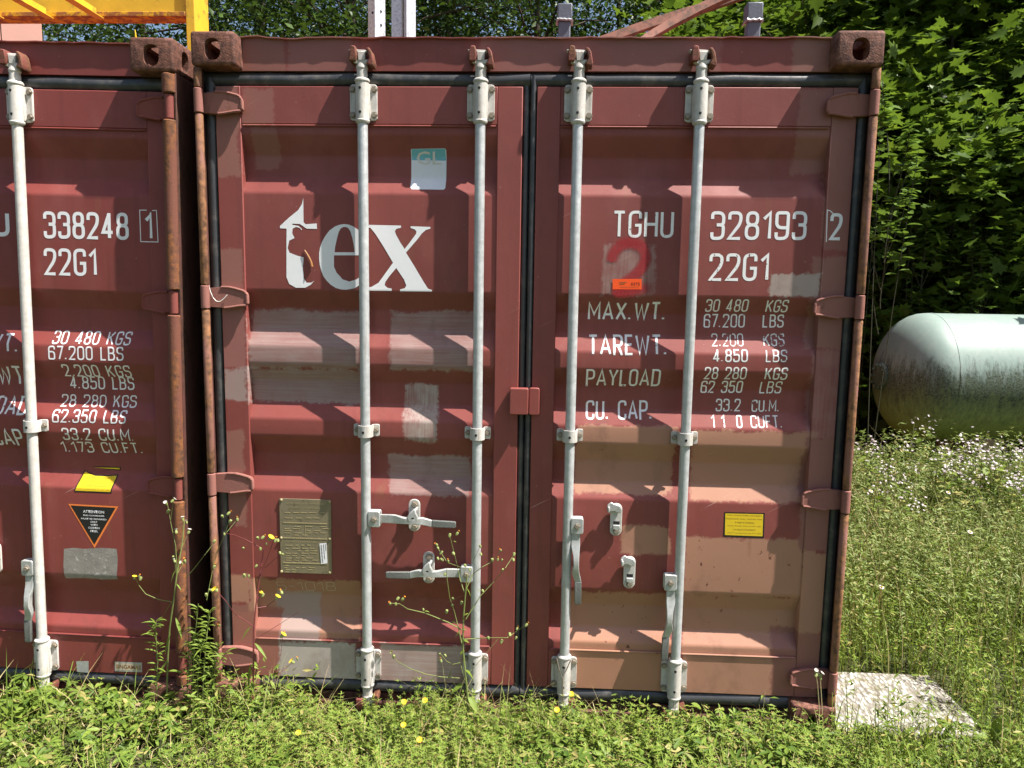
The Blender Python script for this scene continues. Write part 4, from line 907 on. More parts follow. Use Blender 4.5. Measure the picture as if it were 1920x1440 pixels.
for x in (-0.15, 3.0):
    m = MB(); m.box(x - .1, x + .1, -.35, .35, -1.015, -0.50); m.build("foot", M['wood'], tk, 0.01)
m = MB(); m.lathe([(rT - .02, .14), (rT + .07, .14), (rT + .08, .12), (rT + .08, .001)], (1.9, 0, 0), 'z', 20); m.build("manhole_dome", TM, tk)

# ------------------------------------------------------------------ foliage tools
def basis(nrm, spin):
    n = nrm / np.linalg.norm(nrm, axis=1, keepdims=True)
    ref = np.where(np.abs(n[:, 2:3]) < 0.95, np.array([[0, 0, 1.0]]), np.array([[1.0, 0, 0]]))
    a = np.cross(n, ref); a /= np.linalg.norm(a, axis=1, keepdims=True); b = np.cross(n, a)
    c, s = np.cos(spin)[:, None], np.sin(spin)[:, None]
    u = a * c + b * s; v = -a * s + b * c
    return np.stack([u, v, n], 2)            # columns
def scatter(tv, tf, pos, rot, scale):
    N = len(pos); V = np.einsum('nij,kj->nki', rot, tv) * scale[:, None, None] + pos[:, None, :]
    F = tf[None] + (np.arange(N) * len(tv))[:, None, None]
    return V.reshape(-1, 3), F.reshape(-1, tf.shape[1])
def star(pts, fold=0.0):
    v = [(0, 0, 0)] + [(x, y, -fold * abs(x) + (-0.12 * y * y)) for x, y in pts]; n = len(pts)
    return np.array(v), np.array([(0, i + 1, (i + 1) % n + 1) for i in range(n)])
_half = [(0.06, -0.02), (0.34, -0.12), (0.30, 0.10), (0.58, 0.22), (0.36, 0.34), (0.46, 0.60), (0.18, 0.52)]
MAPLE = star([(0, -0.16)] + _half + [(0, 1.0)] + [(-x, y) for x, y in _half[::-1]], -0.18)
OVAL = star([(0, -0.5), (0.2, -0.3), (0.27, 0.0), (0.2, 0.28), (0, 0.55), (-0.2, 0.28), (-0.27, 0.0), (-0.2, -0.3)], -0.3)
RHOMB = (np.array([(0, -.5, 0), (.28, 0, .05), (0, .5, -.06), (-.28, 0, .05)]), np.array([(0, 1, 2), (0, 2, 3)]))
def palm():
    V = []; F = []
    for k, a in enumerate((-1.9, -0.95, 0, 0.95, 1.9)):
        L = (0.72, 0.92, 1.0, 0.92, 0.72)[k]; d = np.array([math.sin(a), math.cos(a)]); p = np.array([d[1], -d[0]]); b = len(V)
        for t, w_ in ((0.06, .03), (0.45, .15), (0.75, .17), (1.0, 0.02)):
            for s in (-1, 0, 1): q = d * t * L + p * w_ * s * L; V.append((q[0], q[1], -0.10 * t * t + (0.05 if s else -0.02) * (1 if w_ > .1 else 0)))
        for i in range(3):
            for j in range(2):
                a0 = b + i * 3 + j; F += [(a0, a0 + 1, a0 + 4), (a0, a0 + 4, a0 + 3)]
    return np.array(V), np.array(F)
PALM = palm()
def up_normals(n, tilt):
    a = NP.uniform(0, 2 * np.pi, n); t = np.abs(NP.normal(0, tilt, n)); return np.stack([np.sin(t) * np.cos(a), np.sin(t) * np.sin(a), np.cos(t)], 1)
def blades(base, h, lean, head, w, seg=3):
    """bent tapered grass blades"""
    N = len(base); rows = []
    d = np.stack([np.cos(head), np.sin(head), np.zeros(N)], 1); side = np.stack([-np.sin(head), np.cos(head), np.zeros(N)], 1)
    tw = NP.uniform(-1, 1, N)[:, None]; sd = side * np.cos(tw) + d * np.sin(tw)
    for i in range(seg + 1):
        t = i / seg; c = base + np.array([0, 0, 1.0]) * (h * (t - 0.28 * lean * t * t))[:, None] + d * (h * lean * t * t * 0.8)[:, None]
        ww = (w * (1 - t) ** 0.7 * 0.5)[:, None]
        rows += [c - sd * ww, c + sd * ww] if i < seg else [c]
    V = np.stack(rows, 1); k = V.shape[1]; F = []
    for i in range(seg - 1): a = 2 * i; F += [(a, a + 1, a + 3), (a, a + 3, a + 2)]
    a = 2 * (seg - 1); F.append((a, a + 1, a + 2)); F = np.array(F)
    return V.reshape(-1, 3), (F[None] + (np.arange(N) * k)[:, None, None]).reshape(-1, 3)
def join(lst):
    V = []; F = []; o = 0
    for v, f in lst: V.append(v); F.append(f + o); o += len(v)
    return np.concatenate(V), np.concatenate(F)

# ------------------------------------------------------------------ trees
def tree(name, label, group, x, y, h, r, z0, lean, leaf, leafmat, nclus, per, lsize, tr=0.09, flat=0.5, spread=0.32, seed=0):
    rr = random.Random(seed); root = empty(name, (x, y, -0.03)); tag(root, label, "tree", group)
    b = MB(); top = Vector((lean[0] * h, lean[1] * h, h * 0.9)); trunk = [Vector((0, 0, 0)) + top * t + Vector((rr.uniform(-.06, .06), rr.uniform(-.06, .06), 0)) * (1 if 0 < t < 1 else 0) for t in (0, .2, .4, .6, .8, 1)]
    b.tube(trunk, [tr * (1 - 0.8 * i / 5) for i in range(6)], 9)
    cents = []
    nl = max(8, nclus // 5)
    for k in range(nl):
        t = rr.uniform(max(0.12, z0 / h), 0.98); p = Vector((0, 0, 0)) + top * t; a = rr.uniform(0, 2 * math.pi)
        L = r * (0.55 + 0.5 * rr.random()) * (1.15 - 0.75 * max(0, t - 0.45)); e = p + Vector((math.cos(a) * L, math.sin(a) * L, L * rr.uniform(-0.05, 0.5)))
        mid = (p + e) / 2 + Vector((0, 0, 0.08 * L)); b.tube([p, mid, e], [tr * 0.38 * (1 - .6 * t), tr * .22 * (1 - .5 * t), tr * 0.06], 5)
        for q in range(nclus // nl):
            s = rr.uniform(0.3, 1.08); c = p.lerp(e, s) + Vector((rr.gauss(0, .16), rr.gauss(0, .16), rr.gauss(0, .14))) * r * 0.6
            cents.append(c)
    b.build("trunk", M['bark'], root)
    C = np.array([(c.x, c.y, c.z) for c in cents]); C = np.repeat(C, per, 0); N = len(C)
    pos = C + NP.normal(0, 1, (N, 3)) * np.array([spread, spread, spread * 0.55])
    pos = pos[pos[:, 2] > 0.1]; N = len(pos)
    V, F = scatter(leaf[0], leaf[1], pos, basis(up_normals(N, flat), NP.uniform(0, 6.28, N)), lsize * NP.uniform(0.6, 1.25, N))
    npmesh("crown", V, F, leafmat, root)
    return root
MAPL = [(3.5, 8.6, 6.5, 1.9), (4.6, 7.3, 6.0, 1.9), (6.1, 7.0, 7.0, 2.1), (7.6, 7.4, 7.5, 2.2), (9.2, 7.2, 7.5, 2.2), (5.4, 9.4, 8.0, 2.2), (7.2, 9.8, 8.5, 2.3), (5.5, 6.2, 4.4, 1.3), (7.0, 6.1, 5.0, 1.4), (4.1, 6.4, 4.6, 1.3), (8.3, 6.2, 5.2, 1.5)]
for i, (x, y, h, r) in enumerate(MAPL):
    tree("maple_tree", "broad-leaved maple with lobed leaves growing behind the mint tank", "maples behind the tank", x, y, h, r, 0.3, (R_.uniform(-.04, .04), R_.uniform(-.04, .03)), MAPLE, M['maple'], 230, 52, 0.15, 0.06, 0.6, 0.30, 20 + i)
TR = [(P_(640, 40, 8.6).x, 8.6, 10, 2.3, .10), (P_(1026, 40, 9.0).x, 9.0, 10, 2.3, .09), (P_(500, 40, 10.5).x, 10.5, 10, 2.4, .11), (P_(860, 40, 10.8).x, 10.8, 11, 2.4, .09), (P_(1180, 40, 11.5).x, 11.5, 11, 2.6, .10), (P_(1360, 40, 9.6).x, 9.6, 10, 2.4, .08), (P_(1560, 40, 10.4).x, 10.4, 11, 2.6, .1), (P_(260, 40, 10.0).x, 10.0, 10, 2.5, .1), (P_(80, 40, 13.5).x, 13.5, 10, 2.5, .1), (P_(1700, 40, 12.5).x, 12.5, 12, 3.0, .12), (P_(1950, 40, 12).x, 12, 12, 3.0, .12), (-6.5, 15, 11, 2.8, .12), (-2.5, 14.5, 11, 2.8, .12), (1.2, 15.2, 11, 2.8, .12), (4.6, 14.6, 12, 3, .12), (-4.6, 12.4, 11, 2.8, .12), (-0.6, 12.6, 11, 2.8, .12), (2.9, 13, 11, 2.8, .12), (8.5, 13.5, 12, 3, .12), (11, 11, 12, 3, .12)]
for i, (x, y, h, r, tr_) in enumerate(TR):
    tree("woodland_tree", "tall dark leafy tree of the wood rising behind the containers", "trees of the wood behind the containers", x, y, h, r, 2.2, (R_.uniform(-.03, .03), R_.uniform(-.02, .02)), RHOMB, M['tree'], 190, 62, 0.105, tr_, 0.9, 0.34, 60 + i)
# undergrowth that closes the view under the crowns
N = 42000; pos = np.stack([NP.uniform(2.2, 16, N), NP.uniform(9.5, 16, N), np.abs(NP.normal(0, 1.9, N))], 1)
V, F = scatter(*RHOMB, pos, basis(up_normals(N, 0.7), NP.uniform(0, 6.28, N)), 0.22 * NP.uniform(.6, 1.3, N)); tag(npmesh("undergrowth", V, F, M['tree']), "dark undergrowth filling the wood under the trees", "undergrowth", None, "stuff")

# leafy shoots in the sun
def shoot(name, label, px, ptop, pbase, y, nst, spreadpx, lsize, mat, leaf=OVAL, seed=0, cat="sapling", dens=22, tilt=0.45):
    rr = random.Random(seed); zb_ = -0.03; top = P_(px, ptop, y); root = empty(name, (top.x, y, zb_)); tag(root, label, cat); st = MB(); LV = []
    low = P_(px, pbase, y).z - zb_
    for k in range(nst):
        ex = rr.uniform(-1, 1) * spreadpx * (y + 2.7) / FPX if nst > 1 else 0; hh = (top.z - zb_) * (1 - 0.35 * rr.random() * (k > 0))
        b0 = Vector((0, 0, (low * rr.uniform(.95, 1.25) if k else 0))); b0.z = min(b0.z, hh * .8); e = Vector((ex, rr.uniform(-.15, .15) * (nst > 1), hh)); mid = b0.lerp(e, 0.5) + Vector((rr.uniform(-.05, .05), 0, 0))
        pts = [b0 * (1 - t) ** 2 + mid * 2 * t * (1 - t) + e * t * t for t in [i / 8 for i in range(9)]]
        st.tube(pts, [0.004 * (1 - .8 * i / 8) + .001 for i in range(9)], 5)
        n = int(dens * (hh - low) / 0.9) + 4
        for i in range(n):
            t = 1 - (1 - low / hh * 0.95) * (i / n); t = min(max(t, 0), 1); p = b0 * (1 - t) ** 2 + mid * 2 * t * (1 - t) + e * t * t
            a = i * 2.4 + rr.uniform(-.4, .4); s = lsize * (0.45 + 0.75 * min(1, (1 - t) * 4 + .2)) * rr.uniform(.8, 1.2)
            o = Vector((math.cos(a), math.sin(a), 0.25)) * s * 0.62; LV.append((p + o, a, s))
    st.build("stem", M['shootstem'], root)
    pos = np.array([tuple(l[0]) for l in LV]); ang = np.array([l[1] for l in LV]); sz = np.array([l[2] for l in LV])
    d = np.stack([np.cos(ang), np.sin(ang), NP.uniform(-.45, .35, len(ang))], 1); d /= np.linalg.norm(d, axis=1, keepdims=True)
    upv = np.array([[0, 0, 1.0]]) + NP.normal(0, tilt * .5, (len(ang), 3)); n = upv - (upv * d).sum(1, keepdims=True) * d; n /= np.linalg.norm(n, axis=1, keepdims=True)
    rot = np.stack([np.cross(d, n), d, n], 2); V, F = scatter(leaf[0], leaf[1], pos, rot, sz * 1.1); npmesh("leaves", V, F, mat, root); return root
shoot("cherry_sapling", "sunlit oval-leaved sapling right beside the upper corner of the container", 1686, 116, 430, 3.4, 5, 26, 0.085, M['sapl'], OVAL, 1)
shoot("cherry_sapling", "bushy oval-leaved sapling close to the container edge above the tank end", 1672, 290, 500, 3.0, 6, 34, 0.07, M['sapl'], OVAL, 2, dens=30)
shoot("cherry_sapling", "sunlit branching sapling rising over the middle of the tank", 1858, 366, 590, 4.95, 9, 62, 0.075, M['sapl'], OVAL, 3, dens=34)
shoot("cherry_sapling", "slender oval-leaved sapling left of the branching sapling over the tank", 1736, 400, 590, 5.0, 4, 36, 0.075, M['sapl'], OVAL, 4, dens=24)
shoot("cherry_sapling", "bright shoots standing up behind the right end of the container roof", 1522, -20, 80, 6.6, 6, 36, 0.135, M['sapl'], OVAL, 5, dens=20)
shoot("maple_sapling", "sunlit maple sapling between the container corner and the tank", 1755, 128, 330, 5.0, 3, 22, 0.15, M['sapl'], MAPLE, 6, dens=13)
shoot("maple_sapling", "young maple with bright top leaves above the right end of the tank", 1828, 288, 430, 5.2, 4, 45, 0.15, M['sapl'], MAPLE, 7, dens=13)
shoot("maple_sapling", "tall young maple sapling at the right edge of the view", 1908, 190, 330, 5.2, 3, 25, 0.15, M['sapl'], MAPLE, 8, dens=13)
shoot("maple_sapling", "maple sapling with bright leaves just right of the container corner casting", 1690, 32, 110, 5.6, 4, 40, 0.17, M['sapl'], MAPLE, 9, dens=13)
shoot("maple_sapling", "high maple shoot with pale leaves near the top of the view", 1755, 10, 90, 5.9, 4, 40, 0.17, M['sapl'], MAPLE, 10, dens=13)
for k_, (px, pt, lab) in enumerate(((1650, 215, "small maple spray left of the tall sapling by the corner"), (1722, 225, "maple spray with pale leaves midway along the dark wall"), (1800, 172, "maple spray with bright leaves under the high shoot"), (1872, 118, "maple spray high up near the right edge"), (1692, 470, "low maple spray just above the left tank end"), (1790, 340, "maple spray over the left part of the tank"), (1842, 62, "maple spray at the upper right with lit leaf tips"), (1905, 48, "topmost maple spray at the right edge"), (1885, 300, "maple spray at mid height near the right edge"), (1640, 330, "maple spray peeping past the container edge bar"))):
    shoot("maple_spray", lab, px, pt, pt + 85, 4.95 + 0.09 * k_, 4, 42, 0.135, M['sapl' if k_ % 2 else 'maplelit'], MAPLE, 40 + k_, "sapling", 26, 0.6)
shoot("weed_shoot", "pale green shoot rising behind the yellow upright", 392, 12, 90, 6.8, 3, 14, 0.10, M['sapl'], OVAL, 11, "weed")

# ------------------------------------------------------------------ ground vegetation
def flat_xy(n, x0, x1, y0, y1): return np.stack([NP.uniform(x0, x1, n), NP.uniform(y0, y1, n), np.full(n, -0.03)], 1)
def keep(p):   # not inside containers, slab
    inb = ((p[:, 1] > 0.03) & (p[:, 0] < 2.45)) | ((p[:, 0] > 2.40) & (p[:, 0] < 2.99) & (p[:, 1] > 0.0) & (p[:, 1] < 0.45))
    return p[~inb]
# meadow to the right
b = keep(flat_xy(26000, 2.4, 8.5, -0.7, 4.9)); N = len(b); V, F = blades(b, NP.uniform(.12, .40, N), NP.uniform(.1, .9, N), NP.uniform(0, 6.28, N), NP.uniform(.003, .007, N))
tag(npmesh("meadow_grass", V, F, M['grass']), "long meadow grass between the container and the tank", "grass", None, "stuff")
LANCE = (np.array([(0, -.5, 0), (.15, 0, .05), (0, .55, -.08), (-.15, 0, .05)]), np.array([(0, 1, 2), (0, 2, 3)]))
def herbs(n, x0, x1, y0, y1, h0, h1, nl, ls, tv=LANCE):
    b = keep(flat_xy(n, x0, x1, y0, y1)); n = len(b); h = NP.uniform(h0, h1, n); lean = NP.normal(0, .22, (n, 2)); out = []
    V, F = blades(b, h, np.full(n, .15), NP.uniform(0, 6.28, n), np.full(n, .004), 2); out.append((V, F))
    t = NP.uniform(.15, 1, (n, nl)); pos = b[:, None, :] + np.stack([lean[:, :1] * t * h[:, None], lean[:, 1:] * t * h[:, None], t * h[:, None]], 2); pos = pos.reshape(-1, 3)
    pos[:, :2] += NP.normal(0, ls * .5, (len(pos), 2)); m_ = len(pos); out.append(scatter(tv[0], tv[1], pos, basis(up_normals(m_, .75), NP.uniform(0, 6.28, m_)), ls * NP.uniform(.5, 1.3, m_)))
    return join(out)
V, F = herbs(8000, 2.4, 8.5, -0.6, 4.6, .10, .40, 26, .027); tag(npmesh("meadow_herbs", V, F, M['weed']), "leafy green herbs filling the meadow in front of the tank", "herbs", None, "stuff")
V, F = join([herbs(2600, 2.6, 8.5, 1.0, 3.4, .26, .56, 26, .034), herbs(1300, 2.8, 8.5, 2.3, 3.45, .45, .74, 30, .042), herbs(1200, 2.6, 6.5, .7, 2.4, .22, .50, 22, .032)]); tag(npmesh("tall_herbs", V, F, M['sage']), "taller leafy stems growing along the foot of the tank", "herbs", None, "stuff")
b = keep(flat_xy(1200, 2.5, 8.5, .3, 3.6)); N = len(b); V, F = blades(b, NP.uniform(.35, .85, N), NP.uniform(.2, .8, N), NP.uniform(0, 6.28, N), NP.uniform(.003, .006, N)); b = keep(flat_xy(2600, 2.6, 8.5, 1.3, 3.4)); N = len(b); V2, F2 = blades(b, NP.uniform(.35, .72, N), NP.uniform(.1, .6, N), NP.uniform(0, 6.28, N), NP.uniform(.003, .006, N)); tag(npmesh("tall_grass", V2, F2, M['wispg']), "tall pale seeding grass rising to the underside of the tank", "grass", None, "stuff")
tag(npmesh("dry_stalks", V, F, M['dry']), "thin straw coloured stalks standing in the meadow", "stalks", None, "stuff")
# ground cover in front of the doors
def clump(p, k=1.0):
    """slow swell of growth over the ground, 0..1"""
    x, y = p[:, 0] * k, p[:, 1] * k
    return 0.5 + 0.22 * np.sin(7.3 * x + 2.1 * np.sin(5.1 * y)) + 0.16 * np.sin(13.7 * y + 3 * np.sin(6.2 * x)) + 0.12 * np.sin(23 * x + 17 * y)
def fronty(n, x0, x1): return keep(flat_xy(n, x0, x1, -1.25, 0.05))
parts = []
for n, x0, x1, hh in ((2600, -2.3, 0.45, .13), (420, .45, 1.25, .05), (2400, 1.2, 2.6, .11), (1900, 2.5, 4.2, .12)):
    b = fronty(n, x0, x1); b = b[NP.random(len(b)) < clump(b) * 1.5]; N = len(b); b[:, 2] += NP.uniform(.015, 1, N) * hh * (.35 + .9 * clump(b)) + .015; parts.append(scatter(*PALM, b, basis(up_normals(N, .5), NP.uniform(0, 6.28, N)), NP.uniform(.022, .058, N)))
V, F = join(parts); tag(npmesh("cinquefoil_cover", V, F, M['cover']), "palmate green leaves carpeting the ground before the containers", "ground cover", None, "stuff")
parts = []
for n, x0, x1, h0, h1 in ((4200, .15, 1.5, .05, .16), (1200, -2.2, .2, .04, .14), (1900, 1.4, 2.6, .04, .15), (1400, 2.5, 4.2, .05, .16)):
    b = fronty(n, x0, x1); N = len(b); h = NP.uniform(h0, h1, N) * (.45 + .9 * clump(b, 1.3)); parts.append(blades(b, h, np.full(N, .2), NP.uniform(0, 6.28, N), np.full(N, .0025), 2))
    nw = 6; t = np.linspace(.25, 1, nw)[None].repeat(N, 0); lean = NP.normal(0, .25, (N, 2)); c = b[:, None, :] + np.stack([lean[:, :1] * t * h[:, None], lean[:, 1:] * t * h[:, None], t * h[:, None]], 2)
    c = np.repeat(c.reshape(-1, 3), 5, 0); m_ = len(c); ang = np.tile(np.arange(5) * 1.2566, m_ // 5) + np.repeat(NP.uniform(0, 6, m_ // 5), 5)
    d = np.stack([np.cos(ang), np.sin(ang), NP.uniform(-.1, .5, m_)], 1); nrm = np.stack([-d[:, 2] * d[:, 0], -d[:, 2] * d[:, 1], np.ones(m_)], 1); nrm /= np.linalg.norm(nrm, axis=1, keepdims=True); d /= np.linalg.norm(d, axis=1, keepdims=True)
    parts.append(scatter(np.array([(-.10, .05, 0), (0, 0, 0), (.10, .05, 0), (.11, .6, .02), (0, 1, 0), (-.11, .6, .02)]), np.array([(1, 2, 3), (1, 3, 4), (1, 4, 5), (1, 5, 0)]), c, np.stack([np.cross(d, nrm), d, nrm], 2), NP.uniform(.009, .018, m_)))
V, F = join(parts); tag(npmesh("bedstraw_cover", V, F, M['bed']), "fine whorled bedstraw leaves growing thickly before the doors", "ground cover", None, "stuff")
parts = []
for n, x0, x1, h0, h1 in ((3200, -2.3, 4.2, .05, .18), (700, -2.3, -.45, .15, .36), (260, .95, 1.3, .10, .28), (500, 2.6, 4.2, .10, .26), (150, .05, .5, .1, .25), (420, -1.2, 2.7, .12, .27)):
    b = fronty(n, x0, x1); N = len(b); parts.append(blades(b, NP.uniform(h0, h1, N), NP.uniform(.1, 1.0, N), NP.uniform(0, 6.28, N), NP.uniform(.003, .009, N), 4))
V, F = join(parts); tag(npmesh("front_grass", V, F, M['grass']), "tufts of green grass in front of the container doors", "grass", None, "stuff")
b = fronty(900, -2.3, 4.2); N = len(b); V, F = blades(b, NP.uniform(.06, .24, N), NP.uniform(.3, 1.2, N), NP.uniform(0, 6.28, N), NP.uniform(.0015, .003, N), 4); tag(npmesh("dry_grass", V, F, M['dry']), "dry straw coloured blades mixed into the foreground", "dry grass", None, "stuff")

b = fronty(5200, -2.3, 4.2); N = len(b); b[:, 2] += .004 + NP.uniform(0, .05, N); V, F = blades(b, NP.uniform(.03, .11, N), np.full(N, 1.25), NP.uniform(0, 6.28, N), NP.uniform(.002, .006, N), 3); V[:, 2] = np.where(V[:, 2] > .07, .07 + (V[:, 2] - .07) * .3, V[:, 2]); tag(npmesh("straw_litter", V, F, M['dry']), "flattened dead straw lying between the green plants", "litter", None, "stuff")
c_ = fronty(95, -2.3, 4.2); b = np.repeat(c_, 7, 0); N = len(b); V, F = blades(b, NP.uniform(.07, .19, N), NP.uniform(.5, 1.3, N), NP.uniform(0, 6.28, N), NP.uniform(.014, .034, N), 5); tag(npmesh("broad_leaf_rosettes", V, F, M['weed']), "rosettes of broad tongue-shaped leaves in the foreground green", "rosettes", None, "stuff")
parts = []
for n, x0, x1, h0, h1 in ((120, .12, .5, .12, .34), (160, .85, 1.35, .12, .36), (60, -.6, .1, .1, .3), (90, 1.3, 2.6, .1, .24)):
    b = keep(flat_xy(n, x0, x1, -.22, .03)); N = len(b); parts.append(blades(b, NP.uniform(h0, h1, N), NP.uniform(.3, 1.3, N), NP.uniform(0, 6.28, N), NP.uniform(.0018, .0045, N), 5))
V, F = join(parts); hb_ = []
for n, x0, x1, h0, h1, nl, ls in ((80, -1.2, -.1, .07, .15, 12, .036), (60, .0, .35, .10, .26, 14, .032), (150, .75, 1.35, .08, .20, 18, .022), (110, 1.4, 2.5, .08, .17, 14, .030), (70, -1.5, 2.6, .06, .12, 10, .05)):
    b = flat_xy(n, x0, x1, -.20, .02); N = len(b); h = NP.uniform(h0, h1, N); hb_.append(blades(b, h, np.full(N, .1), NP.uniform(0, 6.28, N), np.full(N, .004), 2)); t = NP.uniform(.2, 1, (N, nl)); ln = NP.normal(0, .2, (N, 2))
    pos = (b[:, None, :] + np.stack([ln[:, :1] * t * h[:, None], ln[:, 1:] * t * h[:, None], t * h[:, None]], 2)).reshape(-1, 3); pos[:, :2] += NP.normal(0, ls * .6, (len(pos), 2)); m_ = len(pos)
    hb_.append(scatter(*(LANCE if ls < .035 else OVAL), pos, basis(up_normals(m_, .6), NP.uniform(0, 6.28, m_)), ls * NP.uniform(.6, 1.3, m_)))
V2, F2 = join(hb_); tag(npmesh("sill_herbs", V2, F2, M['weed']), "leafy herbs growing up against the container sills", "herbs", None, "stuff")
tag(npmesh("dry_wisps", V, F, M['wisp']), "wispy half-dry grass standing against the container sill", "dry grass", None, "stuff")

# ------------------------------------------------------------------ single weeds before the doors
def bud_mesh(kind):
    m = MB(); s = 0.0052
    m.lathe([(-1.6 * s, .12 * s), (-1.2 * s, .7 * s), (0, s), (.9 * s, .75 * s), (1.1 * s, .3 * s)], (0, 0, 0), 'z', 7); me = m.mesh("flower_head", M['bud'])
    bm = bmesh.new(); bm.from_mesh(me)
    if kind != 'b':
        n = 13 if kind != 'y' else 15; L = {'o': 1.5, 'y': 2.1, 'w': 1.7}[kind] * s
        for i in range(n):
            a = 2 * math.pi * i / n; el = {'o': 1.15, 'y': 0.35, 'w': 0.7}[kind]; d = Vector((math.cos(a) * math.cos(el), math.sin(a) * math.cos(el), math.sin(el))); p = Vector((-math.sin(a), math.cos(a), 0)) * s * .28
            c = Vector((0, 0, .9 * s)); q = [bm.verts.new(c + d * L * .15 - p * .5), bm.verts.new(c + d * L * .15 + p * .5), bm.verts.new(c + d * L + p), bm.verts.new(c + d * L - p)]
            f = bm.faces.new(q); f.material_index = 1
    bm.to_mesh(me); bm.free(); me.materials.append({'b': M['bud'], 'o': M['orangehead'], 'y': M['petal'], 'w': M['fluff']}[kind]); return me
BUD = {k: bud_mesh(k) for k in 'boyw'}
def lance_leaf(p, d, L, wd, droop, parent, mat, name="leaf"):
    d = Vector(d).normalized(); up = Vector((0, -0.35, 1)); s = d.cross(up).normalized(); n = s.cross(d); rows = []
    for t, ww in ((0, .12), (.2, .7), (.45, 1), (.75, .6), (1, .03)):
        c = p + d * L * t - Vector((0, 0, 1)) * droop * L * t * t; rows.append([c - s * wd * ww + n * wd * ww * .35, c, c + s * wd * ww + n * wd * ww * .35])
    m = MB(); m.loft(rows, cap=False, closed=False); return m.build(name, mat, parent, 0, 60)
def weed(name, label, off, sc, y, stems, heads, leaves, mat, leafmat, cat="weed"):
    C_ = lambda a, b, k=0: P_(off[0] + a / sc, off[1] + b / sc, y + 0.02 * math.sin(a * 0.05 + k))
    b0 = C_(*stems[0][1][0]); root = empty(name, (0, 0, 0)); tag(root, label, cat, "weeds before the doors"); m = MB()
    for k, (r, pts) in enumerate(stems):
        P = [C_(a, b) for a, b in pts]; m.tube(P, [r * (1 - .5 * i / max(1, len(P) - 1)) for i in range(len(P))], 6)
    m.build("stem", mat, root); rr = random.Random(5)
    for (a, b, k) in heads:
        o = link("flower_head", BUD[k], root); o.location = C_(a, b) + Vector((0, -.003, 0)); s = rr.uniform(.8, 1.25); o.scale = (s, s, s); o.rotation_euler = (rr.uniform(-.1, .7), rr.uniform(-.6, .6), rr.uniform(0, 6))
    for (a, b, dx, dz, L, wd) in leaves: lance_leaf(C_(a, b), (dx, rr.uniform(-.5, .2), dz), L, wd, rr.uniform(.2, .6), root, leafmat)
    return rebase(root, b0)
weed("hawkweed", "tall thin hawkweed with an orange head leaning over the left container post", (200, 900), 2.667, -0.04,
    [(.0042, [(300, 1330), (300, 1140), (305, 900), (315, 740), (335, 600), (350, 480), (380, 300), (388, 205)]), (.0016, [(352, 460), (345, 330), (322, 220), (305, 125)]), (.0018, [(328, 610), (260, 598), (195, 570), (160, 525), (145, 492)]), (.0015, [(395, 490), (440, 440), (490, 375), (540, 310)]), (.0013, [(370, 350), (410, 262)]), (.0013, [(350, 480), (340, 400)]), (.0013, [(352, 470), (390, 405)]), (.0012, [(320, 200), (332, 108)])],
    [(300, 118, 'w'), (332, 103, 'w'), (310, 155, 'b'), (383, 195, 'w'), (402, 210, 'w'), (412, 258, 'w'), (350, 258, 'w'), (335, 383, 'b'), (342, 404, 'w'), (376, 415, 'w'), (392, 404, 'o'), (140, 487, 'y'), (165, 480, 'o'), (172, 490, 'b'), (540, 305, 'b')],
    [(330, 610, -1, -.9, .055, .005), (345, 690, .7, -.9, .06, .006), (320, 770, -.3, -.9, .06, .006), (350, 520, .9, -.5, .03, .003), (345, 450, -.5, -1, .035, .003), (305, 900, -.5, -.8, .085, .008), (303, 960, .6, .2, .07, .007)], M['twig'], M['weed'])
gst = [(.003, [(470, 1260), (478, 1130), (490, 900), (505, 740), (520, 650)]), (.003, [(440, 1260), (430, 1050), (440, 800), (458, 620)]), (.0025, [(520, 1250), (530, 1050), (545, 900), (565, 820)]), (.0025, [(400, 1200), (405, 980), (430, 860), (460, 760)]), (.0022, [(250, 1080), (255, 900), (245, 760), (250, 700)]), (.0024, [(500, 1250), (510, 1100), (530, 960), (600, 860)]), (.0022, [(450, 1250), (455, 1000), (470, 860), (490, 800)]), (.0014, [(500, 600), (540, 400), (590, 270), (615, 205)]), (.0013, [(540, 380), (600, 262), (650, 200)])]
gl = []
for r, pts in gst[:7]:
    for i in range(len(pts) - 1):
        for k in range(17):
            t = k / 17; a = pts[i][0] * (1 - t) + pts[i + 1][0] * t; b = pts[i][1] * (1 - t) + pts[i + 1][1] * t
            if b < 1130: gl.append((a, b, R_.uniform(-1, 1), R_.uniform(.1, 1.0), R_.uniform(.030, .062), .0034))
weed("narrow_leaved_weed", "dense bright narrow-leaved weed in the gap between the two containers", (200, 900), 2.667, -0.06, gst, [(580, 180, 'b'), (612, 165, 'o'), (620, 205, 'b'), (655, 195, 'o'), (590, 268, 'b'), (540, 432, 'o'), (552, 548, 'y'), (515, 548, 'b'), (530, 555, 'b'), (565, 725, 'o'), (500, 572, 'b')], gl, M['twig'], M['weed'])
